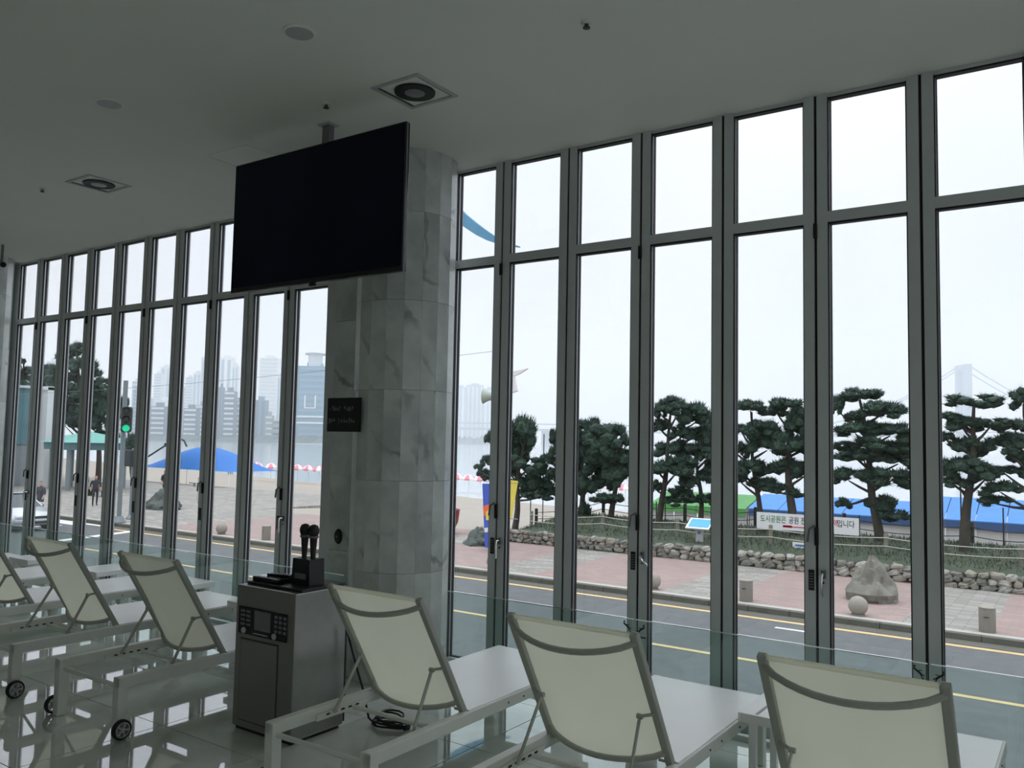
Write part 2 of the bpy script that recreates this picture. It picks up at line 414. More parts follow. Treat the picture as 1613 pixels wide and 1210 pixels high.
MB().span(XL-.3, XR+.3, YB-.2, WY+.12, CEIL, CEIL+.25).build('ceiling', MT['ceiling']); o = bpy.data.objects['ceiling']
tag(o, 'plain white painted ceiling over the lounge', kind='structure')
o = MB().span(XL-.3, XR+.3, YB-.2, YB, 0, CEIL).build('wall_back', MT['wallpaint']); tag(o, 'plain pale wall behind the camera', kind='structure')
o = MB().span(XL-.3, XL, YB, WY+.12, 0, CEIL).build('wall_left', MT['wallpaint']); tag(o, 'plain grey end wall beyond the far marble column', kind='structure')
# unseen end window, added to bring more daylight into the lounge
EY0, EY1, EZ0, EZ1 = -4.9, 1.7, .30, 3.40
wr = MB(); wr.span(XR, XR+.3, YB, WY+.12, 0, EZ0); wr.span(XR, XR+.3, YB, WY+.12, EZ1, CEIL); wr.span(XR, XR+.3, YB, EY0, EZ0, EZ1); wr.span(XR, XR+.3, EY1, WY+.12, EZ0, EZ1)
o = wr.build('wall_right', MT['wallpaint']); tag(o, 'pale end wall on the near side with a window added for light', kind='structure')
wb = T('window_21', 'wide unseen end window added to brighten the lounge', loc=(XR+.15, 0, 0), kind='structure')
for k in range(6):
    y = EY0+(EY1-EY0)*k/5; MB().span(XR+.12, XR+.18, y-.03, y+.03, EZ0, EZ1).build('mullion', MT['alu'], wb, world=True)
    if k < 5: MB().span(XR+.147, XR+.153, y+.03, y+(EY1-EY0)/5-.03, EZ0, EZ1).build('pane', MT['pane'], wb, world=True)

# windows
TR_Z = 2.951   # centre of the transom rail
def window(n, x0, x1, hinge=False, handle=None, label=None, plate=None, lever=None):
    xc = (x0+x1)/2; g = .008
    a, b = x0+g, x1-g
    w = T('window_%d' % n, label, loc=(xc, WY, 0), kind='structure')
    SW = .058; D = .075
    def L(v): return v-xc
    MB().span(L(a), L(a)+SW, 0, D, .0, CEIL).build('stile', MT['alu'], w)
    MB().span(L(b)-SW, L(b), 0, D, .0, CEIL).build('stile', MT['alu'], w)
    il, ir = L(a)+SW, L(b)-SW
    MB().span(il, ir, 0, D, .0, .075).build('bottom_rail', MT['alu'], w)
    MB().span(il, ir, 0, D, TR_Z-.030, TR_Z+.030).build('transom_rail', MT['alu'], w)
    MB().span(il, ir, .01, D, CEIL-.02, CEIL).build('top_rail', MT['alu'], w)
    for nm, z0, z1 in (('lower_pane', .075, TR_Z-.030), ('upper_pane', TR_Z+.030, CEIL-.02)):
        p = MB().span(il-.004, ir+.004, .042, .048, z0-.004, z1+.004).build(nm, MT['pane'], w)
        gk = MB()
        for s, x in ((1, il), (-1, ir)):
            gk.span(x, x+s*.006, .006, .022, z0, z1)
            gk.span(x, x+s*.012, .034, .056, z0, z1)
        gk.span(il, ir, .012, .056, z1-.010, z1); gk.span(il, ir, .034, .056, z0, z0+.010)
        gk.build('gasket', MT['black'], p)
        tr = MB()
        for s, x in ((1, il), (-1, ir)): tr.span(x, x+s*.008, .022, .034, z0, z1)
        tr.build('glazing_bead', MT['alu2'], p)
    # black seal in the gap on the right-hand side
    MB().span(L(x1)-g+.0005, L(x1)+g-.0005, .012, D-.01, 0, CEIL).build('seal', MT['black'], w)
    if hinge:   # folding hinges stand over the seal on the right-hand side
        for z, h in ((2.875, .085), (1.150, .10)):
            MB().box((L(x1), -.006, z), (.020, .022, h), b=.004).build('hinge', MT['black'], w)
        h = MB(); h.tube([(L(x1)-.005, -.02, 1.21), (L(x1)-.035, -.03, 1.19), (L(x1)-.045, -.03, 1.12)], .007, 8)
        h.build('catch', MT['grey'], w, smooth=True)
        MB().box((L(x1)-.030, -.003, .908), (.030, .006, .112)).build('instruction_plate', MT['blackmatte'], w)
        pr = MB()
        for k in range(6): pr.box((L(x1)-.030, -.0065, .945-.015*k), (.022, .001, .004))
        pr.build('plate_print', MT['printgrey'], w)
    if lever:   # lever handle on the left-hand stile
        hd = MB().box((L(a)+.028, -.008, .945), (.026, .016, .045), b=.005).build('handle_base', MT['grey'], w)
        lv = MB(); x = L(a)+.028
        if lever == 'down': lv.tube([(x, -.015, .950), (x, -.05, .950), (x, -.055, .93), (x, -.05, .83)], .0085, 8)
        elif lever == 'in': lv.tube([(x, -.015, .950), (x, -.04, .950), (x+.05, -.10, .925), (x+.09, -.13, .905)], .008, 8)
        lv.build('lever', MT['chrome'], hd, smooth=True)
        MB().lathe([(.006, 0), (.006, .006)], (x, -.006, .900), 10, Matrix.Rotation(math.pi/2, 3, 'X')).build('keyhole', MT['black'], w)
n = 1
lb = 'tall narrow folding glass panel, %s of the left glazed run'
ords = ['first from the far column', 'second from the far column', 'third from the far column', 'fourth from the far column', 'fifth from the far column', 'sixth from the far column', 'seventh from the far column', 'eighth from the far column', 'ninth from the far column', 'tenth, beside the near column']
edges = [GAP_L0+PW*i for i in range(-1, 10)]
for i in range(10):
    window(n, edges[i], edges[i+1], hinge=(i % 2 == 0 and i < 9), lever='down' if i in (1, 9) else None, label=lb % ords[i]); n += 1
MB().span(edges[10]-.008, edges[10]+.05, WY, WY+.075, 0, CEIL).build('trim_1', MT['alu']); tag(bpy.data.objects['trim_1'], 'silver jamb between the glazing and the marble column', kind='structure')
MB().span(edges[0]-.06, edges[0]+.008, WY, WY+.075, 0, CEIL).build('trim_2', MT['alu']); tag(bpy.data.objects['trim_2'], 'silver jamb beside the far marble column', kind='structure')
ordr = ['first, narrow, right of the marble column', 'second from the marble column', 'third from the marble column', 'fourth from the marble column', 'fifth from the marble column', 'sixth from the marble column', 'seventh from the marble column', 'eighth from the marble column', 'ninth from the marble column', 'tenth from the marble column']
er = [-3.952]+[GAP_R0+PW*i for i in range(0, 10)]
for i in range(10):
    window(n, er[i], er[i+1], hinge=(i % 2 == 0), lever={1: 'down', 3: 'in', 5: 'down'}.get(i), label='tall narrow folding glass panel, %s on the right glazed run' % ordr[i]); n += 1
MB().span(er[0]-.05, er[0]+.008, WY, WY+.075, 0, CEIL).build('trim_3', MT['alu']); tag(bpy.data.objects['trim_3'], 'jamb right of the marble column', kind='structure')
MB().span(er[-1], XR, WY, WY+.1, 0, CEIL).build('wall_front', MT['wallpaint']); tag(bpy.data.objects['wall_front'], 'solid wall at the near end of the glazing', kind='structure')
MB().span(XL, edges[0]-.06, WY, WY+.1, 0, CEIL).build('wall_front_end', MT['marble']); tag(bpy.data.objects['wall_front_end'], 'marble clad wall beyond the far column', kind='structure')

# marble columns: facetted cladding in courses
def column(name, cx, cy, r, label):
    c = T(name, label, loc=(cx, cy, 0), kind='structure')
    NF = 18
    MB().lathe([(r-.022, 0), (r-.022, CEIL)], n=NF, a0=math.pi/NF).build('core', MT['kerb'], c)
    zs = [0, .12, .74, 1.36, 1.98, 2.60, 3.22, CEIL]
    for k in range(NF):
        a = 2*math.pi*k/NF; d = Vector((math.cos(a), math.sin(a), 0)); tnt = Vector((-math.sin(a), math.cos(a), 0))
        wd_ = 2*(r)*math.tan(math.pi/NF)
        # skip facets buried behind the window line
        if cy+r*math.sin(a) > WY+.10: continue
        for z0, z1 in zip(zs[:-1], zs[1:]):
            m = Matrix((tnt, d, Vector((0, 0, 1)))).transposed()
            MB().box(d*(r-.012)+Vector((0, 0, (z0+z1)/2)), (wd_-.0012, .024, z1-z0-.002), m).build('marble_panel', MT['marble'], c)
    return c
column('marble_column', -4.083, 4.533, .349, 'round column clad in veined marble strips behind the hanging television')
column('marble_column', -10.66, 4.42, .35, 'marble clad column at the far end of the glazing')
pw = T('wall_marble_return', 'narrow veined marble wall between glazing and column', loc=(0, 0, 0), kind='structure')
for z0, z1 in zip([0, .12, .74, 1.36, 1.98, 2.60, 3.22], [.12, .74, 1.36, 1.98, 2.60, 3.22, CEIL]):
    MB().span(-5.125, -4.55, WY-.02, WY+.09, z0+.002, z1-.002).build('marble_panel', MT['marble'], pw)
MB().span(-4.60, -3.95, WY+.0, WY+.09, 0, CEIL).build('backing_panel', MT['marble'], pw)

# glass balustrades inside the glazing
def balustrade(name, label, xs):
    b = T(name, label, 'railing', loc=((xs[0]+xs[-1])/2, 4.72, 0))
    for x0, x1 in zip(xs[:-1], xs[1:]):
        s = MB().span(x0+.008, x1-.008, 4.714, 4.726, .0, .574).build('glass_sheet', MT['bal'], b, world=True)
        MB().span(x0+.008, x1-.008, 4.714, 4.726, .574, .579).build('polished_edge', MT['baledge'], s, world=True) if False else None
        e = MB().span(x0+.008, x1-.008, 4.7135, 4.7265, .574, .580).build('polished_edge', MT['baledge'], b, world=True)
    MB().span(xs[0], xs[-1], 4.70, 4.74, 0, .03).build('base_channel', MT['alu'], b, world=True)
    return b
balustrade('glass_balustrade', 'low clear glass balustrade in front of the left glazed run', [-10.58, -8.931, -7.28, -5.63, -4.80])
bR = balustrade('glass_balustrade', 'low clear glass balustrade in front of the right glazed run', [-3.93, -2.317, -.692, .933, 2.0])
# falling-person warning pictograms by the seams
def picto(x, z, flip, par):
    m = MB(); y = 4.7125; s = .5*(1 if not flip else -1)
    def bar(ax, az, bx, bz, w): m.bar((x+s*ax, y, z+abs(s)*az), (x+s*bx, y, z+abs(s)*bz), w, .0012, up=(0, 1, 0))
    m.lathe([(.006, 0), (.006, .0012)], (x-s*.03, y, z+.032), 10, Matrix.Rotation(math.pi/2, 3, 'X'))
    bar(-.04, .045, .03, -.005, .010); bar(.03, -.005, .06, -.02, .006); bar(.02, 0, .05, -.055, .006); bar(-.02, .02, .04, .03, .004)
    bar(-.06, -.08, .07, -.08, .008)
    m.build('warning_pictogram', MT['blackmatte'], par, world=True)
for sx in (-2.317, -.692):
    picto(sx-.052, .525, False, bR); picto(sx+.048, .515, True, bR)

# ================================================================== LOUNGERS
def make_lounger():
    t = T('sun_lounger', '', 'sun lounger', (0, 0, 0))
    hw = .335; LN = 1.88; zt = .325
    F = MT['frame']
    for s in (-1, 1):
        MB().box((s*(hw-.022), LN/2, zt-.030), (.044, LN, .060), b=.005).build('side_rail', F, t)
        for y, nm in ((.028, 'rear_leg'), (LN-.10, 'front_leg')):
            lg = MB().box((s*(hw-.028), y, (zt-.002)/2), (.056, .056, zt-.004), b=.005).build(nm, F, t)
            if nm == 'rear_leg':
                wy, wz = y-.012, .054; wx = s*(hw+.020)
                wh = MB()
                mrot = Matrix.Rotation(math.pi/2, 3, 'Y')
                wh.lathe([(.041, .014), (.041, -.014), (.052, -.012), (.054, 0), (.052, .012), (.041, .014)], (wx, wy, wz), 24, mrot, caps=False)
                w = wh.build('wheel', MT['tyre'], t, smooth=True)
                hb = MB(); hb.lathe([(.012, -.017), (.012, .017)], (wx, wy, wz), 12, mrot)
                for k in range(5):
                    a = 2*math.pi*k/5
                    hb.bar((wx, wy, wz), (wx, wy+.037*math.cos(a), wz+.037*math.sin(a)), .033, .007, up=(1, 0, 0)) if False else hb.box((wx, wy+.021*math.cos(a), wz+.021*math.sin(a)), (.034, .034, .008), Matrix.Rotation(a, 3, 'X'))
                hb.lathe([(.036, .0155), (.036, -.0155), (.0408, -.0155), (.0408, .0155), (.036, .0155)], (wx, wy, wz), 20, mrot, caps=False)
                hb.build('hub', MT['hub'], w)
        # bolts along the rail
        bo = MB()
        for y in (1.02, 1.16, 1.40, 1.62): bo.lathe([(.005, 0), (.005, .003)], (s*hw-(.0 if s > 0 else .003), y, zt-.032), 8, Matrix.Rotation(math.pi/2, 3, 'Y'))
        bo.build('rail_bolt', MT['black'], t)
        rb = MB().box((s*(hw-.052), .44, zt-.045), (.010, .34, .030)).build('ratchet_bar', F, t)
        ns = MB()
        for k in range(5): ns.box((s*(hw-.058), .34+.05*k, zt-.040), (.004, .022, .008))
        ns.build('ratchet_slot', MT['black'], rb)
    MB().tube([(-hw+.04, .03, zt-.058), (hw-.04, .03, zt-.058)], .013).build('rear_crossbar', F, t, smooth=True)
    MB().tube([(-hw+.04, .52, zt-.050), (hw-.04, .52, zt-.050)], .012).build('middle_crossbar', F, t, smooth=True)
    MB().box((0, LN-.022, zt-.030), (2*hw-.08, .044, .056), b=.005).build('front_crossbar', F, t)
    # seat sling
    s = MB(); NX, NY = 8, 14; y0, y1 = .70, LN-.03
    for sgn, off in ((1, .004), (1, -.002)):
        pass
    vs = []; fs = []
    for j in range(NY+1):
        for i in range(NX+1):
            u = i/NX*2-1; v = j/NY
            z = zt+.006-.012*(1-u*u)*(math.sin(math.pi*min(1, v*1.3)) if v < .77 else .3) + (.0025*math.sin(14*v+2*u) if .05 < v < .4 else 0)
            vs.append((u*(hw-.012), y0+(y1-y0)*v, z))
    n_ = len(vs); vs += [(a, b, c-.006) for a, b, c in vs]
    for j in range(NY):
        for i in range(NX):
            a = j*(NX+1)+i; fs.append((a, a+1, a+NX+2, a+NX+1)); fs.append((n_+a, n_+a+NX+1, n_+a+NX+2, n_+a+1))
    for j in range(NY):
        for i in (0, NX):
            a = j*(NX+1)+i; fs.append((a, a+NX+1, n_+a+NX+1, n_+a))
    for i in range(NX):
        for j in (0, NY):
            a = j*(NX+1)+i; fs.append((a, a+1, n_+a+1, n_+a))
    s.add(vs, fs); s.build('seat_sling', MT['slingseat'], t, smooth=True)
    # backrest
    pv = Vector((0, .70, zt+.005)); tp = Vector((0, .345, .905)); up = (tp-pv); BL = up.length; up.normalize()
    nr = Vector((1, 0, 0)).cross(up); nr = -nr if nr.y > 0 else nr      # points to the rear
    bw = hw-.045
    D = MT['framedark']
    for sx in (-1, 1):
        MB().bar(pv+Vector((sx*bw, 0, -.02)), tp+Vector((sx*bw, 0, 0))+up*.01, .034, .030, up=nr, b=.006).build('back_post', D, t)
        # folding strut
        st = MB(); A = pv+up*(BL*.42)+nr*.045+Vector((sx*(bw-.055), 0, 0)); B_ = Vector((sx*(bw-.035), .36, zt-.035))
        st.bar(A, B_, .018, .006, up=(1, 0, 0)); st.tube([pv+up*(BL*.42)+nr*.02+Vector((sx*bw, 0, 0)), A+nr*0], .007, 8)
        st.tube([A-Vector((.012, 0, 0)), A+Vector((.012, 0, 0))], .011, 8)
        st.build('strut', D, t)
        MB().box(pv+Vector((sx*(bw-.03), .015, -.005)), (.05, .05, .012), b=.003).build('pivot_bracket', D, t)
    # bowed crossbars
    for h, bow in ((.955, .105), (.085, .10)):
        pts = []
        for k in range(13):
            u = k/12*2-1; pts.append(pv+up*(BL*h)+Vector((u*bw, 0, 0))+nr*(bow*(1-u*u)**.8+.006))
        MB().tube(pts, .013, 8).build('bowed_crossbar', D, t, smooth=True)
    # back sling
    s = MB(); NX, NY = 8, 8; vs = []; fs = []
    for j in range(NY+1):
        for i in range(NX+1):
            u = i/NX*2-1; v = j/NY
            vs.append(pv+up*(BL*(.080+.915*v))+Vector((u*(bw-.004), 0, 0))-nr*.006+nr*(.100*(1-u*u)**.8*(1-v)**1.3+.020*(1-u*u)*math.sin(math.pi*v)))
    n_ = len(vs); vs = vs+[p-nr*.004 for p in vs]
    for j in range(NY):
        for i in range(NX):
            a = j*(NX+1)+i; fs.append((a, a+1, a+NX+2, a+NX+1)); fs.append((n_+a, n_+a+NX+1, n_+a+NX+2, n_+a+1))
    for j in range(NY):
        for i in (0, NX):
            a = j*(NX+1)+i; fs.append((a, a+NX+1, n_+a+NX+1, n_+a))
    for i in range(NX):
        for j in (0, NY):
            a = j*(NX+1)+i; fs.append((a, a+1, n_+a+1, n_+a))
    s.add(vs, fs); s.build('back_sling', MT['slingback'], t, smooth=True)
    # hem tube at the top of the sling
    MB().bar(pv+up*BL+Vector((-bw, 0, 0)), pv+up*BL+Vector((bw, 0, 0)), .022, .010, up=nr, b=.003).build('top_hem', MT['slingback'], t)
    return t
proto = make_lounger()
lng = [(-2.855, 2.652, 'white mesh sun lounger nearest the karaoke cabinet, in front of the marble column'),
       (-1.762, 2.652, 'white mesh sun lounger in the middle of the right-hand three'),
       (-.684, 2.652, 'white mesh sun lounger at the right edge, beside the slatted side table'),
       (-4.690, 2.622, 'white mesh sun lounger just left of the karaoke cabinet'),
       (-5.865, 2.622, 'white mesh sun lounger, second to the left of the karaoke cabinet'),
       (-7.030, 2.622, 'white mesh sun lounger cut by the left edge, third left of the cabinet'),
       (-8.195, 2.622, 'white mesh sun lounger whose foot end shows beyond the third lounger'),
       (-9.360, 2.622, 'farthest white mesh sun lounger, by the far end of the glazing')]
for i, (x, y, l) in enumerate(lng):
    o = proto if i == 0 else copy_tree(proto)
    o.location = (x, y, 0); o['label'] = l; o['group'] = 'sun loungers facing the windows'

# slatted side tables
def make_table():
    t = T('side_table', '', 'side table', (0, 0, 0))
    w, d, h = .39, .40, .385
    for k in range(5):
        MB().box((-w/2+.045+k*.075, 0, h-.009), (.060, d-.03, .018), b=.003).build('slat', MT['white'], t)
    for s in (-1, 1):
        MB().box((s*(w/2-.008), 0, h-.022), (.016, d, .044), b=.002).build('apron', MT['white'], t)
        MB().box((0, s*(d/2-.008), h-.022), (w-.034, .016, .044), b=.002).build('apron', MT['white'], t)
        for r in (-1, 1): MB().box((s*(w/2-.060), r*(d/2-.040), (h-.022)/2), (.034, .034, h-.022), b=.003).build('leg', MT['white'], t)
    return t
tp0 = make_table()
for i, (x, y, l) in enumerate([(-1.215, 4.18, 'white slatted side table between the two right-hand loungers'),
                               (-5.275, 4.34, 'white slatted side table beside the karaoke cabinet'),
                               (-6.445, 4.40, 'white slatted side table, second left of the cabinet'),
                               (-7.615, 4.40, 'white slatted side table, third left of the cabinet'),
                               (-8.780, 4.36, 'farthest white slatted side table in the left row')]):
    o = tp0 if i == 0 else copy_tree(tp0)
    o.location = (x, y, 0); o['label'] = l; o['group'] = 'slatted side tables between loungers'

# ================================================================== KARAOKE CABINET
cx, cy0 = -3.79, 3.12
cab = T('karaoke_cabinet', 'stainless steel karaoke machine cabinet with black control panel', 'karaoke machine', (cx, cy0+.19, 0))
hw, dp, ht = .245, .38, .80
MB().box((0, 0, ht/2+.01), (2*hw, dp, ht-.02), b=.006).build('body', MT['steel'], cab)
MB().box((0, .0, .0125), (2*hw-.03, dp-.03, .025)).build('plinth', MT['black'], cab)
MB().box((.012, .02, ht+.008), (2*hw-.03, dp-.05, .016), b=.004).build('top_tray', MT['blackmatte'], cab)
cp = MB().box((-.012, -dp/2-.004, .610), (.405, .010, .150), b=.003).build('control_panel', MT['blackgloss'], cab)
MB().box((-.005, -dp/2-.0095, .622), (.135, .003, .105)).build('display', MT['grey'], cp)
bt = []
for i in range(2):
    for j in range(4): bt.append((-.185+.048*i, .662-.024*j, .036, .013))
for i in range(3):
    for j in range(4): bt.append((.095+.036*i, .662-.026*j, .024, .016))
for x, z, w_, h_ in bt: MB().box((x+.012, -dp/2-.010, z), (w_, .004, h_), b=.0015).build('button', MT['grey'], cp)
for x, z in ((-.160, .556), (.098, .556)):
    MB().lathe([(.016, 0), (.016, .008), (.012, .012)], (x, -dp/2-.008, z), 20, Matrix.Rotation(math.pi/2, 3, 'X')).build('knob', MT['lightgrey'], cp, smooth=True)
MB().box((-.02, -dp/2-.0095, .549), (.12, .002, .005)).build('slot', MT['lightgrey'], cp)
dr = MB().box((-.035, -dp/2-.003, .285), (.305, .006, .44), b=.002).build('door', MT['steel'], cab)
gm = MB()
for s in (-1, 1):
    gm.box((-.035+s*.1565, -dp/2-.0005, .285), (.006, .003, .452)); gm.box((-.035, -dp/2-.0005, .285+s*.2235), (.319, .003, .006))
gm.build('door_gap', MT['steeldark'], dr)
MB().box((hw-.012, dp/2+.006, ht/2+.01), (.022, .014, ht-.05)).build('rear_edge', MT['black'], cab)
ZT = ht+.016
# song book tablet
tb = T('song_selector', 'thick dark song selector tablet lying on the cabinet', 'tablet', (cx-.10, cy0+.17, ZT))
MB().box((0, 0, .013), (.225, .19, .026), b=.008).build('body', MT['blackgloss'], tb)
MB().box((0, 0, .0268), (.19, .15, .002)).build('screen', MT['blackgloss'], tb)
rc = T('remote_control', 'slim remote control lying on the song selector', 'remote control', (cx-.085, cy0+.17, ZT+.0278), .25)
MB().box((0, 0, .006), (.150, .048, .012), b=.004).build('body', MT['blackgloss'], rc)
for k in range(4): MB().box((-.05+.03*k, 0, .0128), (.014, .026, .002)).build('button', MT['lightgrey'], rc)
# microphone charging stand
ms = T('microphone_stand', 'black microphone charging stand on the cabinet', 'microphone stand', (cx+.115, cy0+.20, ZT))
MB().prism([(-.075, 0), (.075, 0), (.068, .145), (-.068, .145)], -.055, .055, axis=1).build('housing', MT['blackmatte'], ms)
MB().box((0, -.057, .05), (.09, .004, .03), b=.001).build('indicator_panel', MT['grey'], ms)
for x, l in ((-.036, 'black microphone with round mesh head, left one in the stand'), (.036, 'black microphone with round mesh head, right one in the stand')):
    mc = T('microphone', l, 'microphone', (cx+.115+x, cy0+.20, ZT+.145), group='microphones in the charging stand')
    MB().lathe([(.014, 0), (.017, .05), (.021, .105), (.023, .118)], n=16).build('grip', MT['blackmatte'], mc, smooth=True)
    MB().lathe([(.024, .114), (.029, .118), (.029, .124), (.024, .128)], n=16).build('ring', MT['grey'], mc, smooth=True)
    MB().lathe([(.012, .122), (.026, .130), (.031, .150), (.030, .168), (.022, .184), (.008, .191)], n=16).build('mesh_head', MT['black'], mc, smooth=True)
# cable behind the cabinet and a coil on the floor
cb = T('power_cable', 'black power cable coiled on the floor behind the cabinet', 'cable', (-3.36, 3.66, 0))
pts = [(-3.50, 3.47, .55), (-3.47, 3.50, .40), (-3.43, 3.54, .22), (-3.42, 3.58, .06), (-3.40, 3.62, .012)]
MB().tube(pts, .006, 8).build('lead', MT['black'], cb, world=True, smooth=True)
pts = []
for k in range(70):
    a = k*.42; r = .075+.018*math.sin(k*.9); pts.append((-3.33+r*1.3*math.cos(a), 3.67+r*math.sin(a), .008+.0009*k))
MB().tube(pts, .006, 6).build('coil', MT['black'], cb, world=True, smooth=True)

# ================================================================== TELEVISION
tv = T('television', 'large black wall screen television hanging from the ceiling', 'television', (-4.073, 3.60, CEIL))
zc = -(CEIL-3.070); tw, th = 1.575, .895
MB().box((0, .020, zc), (tw, .040, th), b=.006).build('cabinet', MT['blackgloss'], tv)
MB().box((0, -.001, zc+.012), (tw-.018, .003, th-.042)).build('screen', MT['screen'], tv)
ch = MB()
for s in (-1, 1): ch.box((s*(tw/2+.0005), .018, zc), (.002, .012, th))
ch.box((0, .018, zc-th/2-.0005), (tw, .012, .002)); ch.build('silver_edge', MT['grey'], tv)
MB().box((.02, .012, zc-th/2-.010), (.05, .02, .016), b=.003).build('sensor', MT['black'], tv)
MB().box((0, .06, zc), (.6, .05, .4), b=.01).build('rear_housing', MT['blackmatte'], tv)
MB().box((.047, .075, -.30), (.062, .045, .60)).build('ceiling_pole', MT['grey'], tv)
MB().box((.047, .075, -.005), (.11, .09, .010), b=.003).build('ceiling_plate', MT['lightgrey'], tv)

# black notice on the marble, and a black oval below it
nb = T('notice_board', 'small square black notice with two lines of grey print on the marble', 'sign', (-4.295, 4.158, 1.8056))
MB().box((0, 0, 0), (.322, .012, .237), b=.002).build('board', MT['blackmatte'], nb)
MB().box((.10, .022, 0), (.03, .034, .05)).build('bracket', MT['blackmatte'], nb)
pr = MB()
RR = random.Random(3)
for z, groups in ((.043, ((-.13, 5), (.015, 4))), (-.042, ((-.135, 6), (.012, 5)))):
    for x0, c in groups:
        for k in range(c):
            x = x0+k*.0235
            for q in range(4):
                if RR.random() < .8: pr.box((x+RR.uniform(-.004, .004), -.0066, z+RR.uniform(-.012, .012)), (RR.choice((.004, .014)), .001, RR.choice((.004, .016))))
pr.build('print_row', MT['printgrey'], nb)
ov = MB().lathe([(.001, 0), (.036, .001), (.040, .008), (.034, .022), (.012, .026)], (0, 0, 0), 20, Matrix.Rotation(math.pi/2, 3, 'X'), sy=1.55)
ovt = T('wall_intercom', 'black oval fitting on the narrow marble wall below the notice', 'intercom', (-5.00, WY-.02, .853))
ov.build('housing', MT['blackmatte'], ovt, smooth=True)
MB().lathe([(.008, 0), (.008, .003)], (0, -.026, .0), 12, Matrix.Rotation(math.pi/2, 3, 'X')).build('button', MT['grey'], ovt)

# ================================================================== CEILING FITTINGS
def downlight(x, y, label):
    d = T('downlight', label, 'ceiling light', (x, y, CEIL), group='square recessed downlights')
    S = .36
    f = MB()
    for s in (-1, 1):
        f.box((s*(S/2-.012), 0, -.004), (.024, S, .008)); f.box((0, s*(S/2-.012), -.004), (S-.05, .024, .008))
    f.build('trim_frame', MT['lightgrey'], d)
    g = MB()
    for s in (-1, 1):
        g.box((s*(S/2-.032), 0, -.001), (.014, S-.05, .002))
    g.build('slot', MT['steeldark'], d)
    MB().lathe([(.108, -.012), (.118, -.012), (.120, -.002), (.106, -.002)], n=28).build('ring', MT['black'], d, smooth=True)
    MB().lathe([(.106, -.003), (.100, -.006), (.06, -.012), (.02, -.016), (.001, -.017)], n=28).build('lens', MT['lens'], d, smooth=True)
downlight(-3.20, 3.575, 'square recessed downlight above the right end of the television')
downlight(-6.60, 3.585, 'square recessed downlight above the left loungers')
for x, y, r, l in ((-3.213, 2.721, .082, 'flat round ceiling speaker nearest the camera'), (-4.914, 2.706, .082, 'flat round ceiling speaker above the left loungers')):
    d = T('ceiling_speaker', l, 'speaker', (x, y, CEIL), group='round ceiling speakers')
    MB().lathe([(r, 0), (r, -.006), (r-.008, -.010)], n=28).build('rim', MT['ceiling'], d, smooth=True)
    MB().lathe([(r-.010, -.008), (r-.014, -.012), (.001, -.013)], n=28).build('grille', MT['lightgrey'], d, smooth=True)
for x, y, l in ((-1.958, 3.404, 'small sprinkler head nearest the right windows'), (-3.776, 3.423, 'small sprinkler head above the television'), (-7.149, 3.408, 'small sprinkler head at the left near the far windows')):
    d = T('sprinkler_head', l, 'sprinkler', (x, y, CEIL), group='ceiling sprinkler heads')
    MB().lathe([(.030, 0), (.030, -.004), (.014, -.010)], n=20).build('rosette', MT['ceiling'], d, smooth=True)
    MB().lathe([(.010, -.008), (.010, -.024), (.018, -.026), (.018, -.030), (.003, -.032)], n=14).build('nozzle', MT['steeldark'], d, smooth=True)
hp = T('access_hatch', 'faint square access hatch in the ceiling behind the television', 'hatch', (-5.02, 3.86, CEIL))
f = MB()
for s in (-1, 1): f.box((s*.225, 0, -.002), (.012, .46, .004)); f.box((0, s*.225, -.002), (.438, .012, .004))
f.build('hatch_frame', MT['ceiling'], hp); MB().box((0, 0, -.0015), (.43, .43, .002)).build('hatch_panel', MT['ceiling'], hp)
sk = on_y(6, 415, 4.25)
kc = T('security_camera', 'small dark security camera at the top of the far column', 'security camera', (sk.x, sk.y, sk.z))
MB().tube([(-.09, .0, .02), (.03, -.02, -.02)], .032, 14).build('body', MT['grey'], kc, smooth=True)
MB().tube([(.03, -.02, -.02), (.045, -.022, -.025)], .028, 14).build('lens', MT['blackgloss'], kc, smooth=True)
MB().bar((-.05, 0, .02), (-.05, .0, CEIL-sk.z), .02, .02).build('bracket', MT['grey'], kc)
#EXTERIOR
# ================================================================== GROUND OUTSIDE
GZ = -2.40; BZ = -3.35; SZ = -3.75
def struct(name, mb, mat, label):
    o = mb.build(name, mat); tag(o, label, kind='structure'); return o
struct('street', MB().span(-140, 60, 9.2, 20.45, GZ-.6, GZ), MT['asphalt'], 'grey asphalt street running past the building')
struct('near_sidewalk', MB().span(-140, 60, 4.98, 9.2, GZ-.6, GZ+.12), MT['sidewalk'], 'paved footway at the foot of the building')
struct('lower_facade', MB().span(XL-.3, XR+.3, 4.70, 4.97, GZ+.12, -.302), MT['greypave'], 'ground storey wall below the glazed lounge')
struct('gutter', MB().span(-140, 60, 19.95, 20.44, GZ+.001, GZ+.006), MT['gutter'], 'concrete gutter beside the kerb')  # made wide and dark to paint in the shade line below the kerb
kb = T('kerb', 'pale granite kerb along the far side of the street', loc=(0, 20.55, GZ), kind='structure')
km = MB().box((0, 0, -.10), (.99, .20, .46), b=.012).mesh('kerb_stone', MT['kerbshade'])
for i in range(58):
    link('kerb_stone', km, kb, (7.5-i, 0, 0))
struct('rear_court', MB().span(-60, 40, -40, -5.75, GZ-.6, GZ+.1), MT['sidewalk'], 'paved court behind the building')
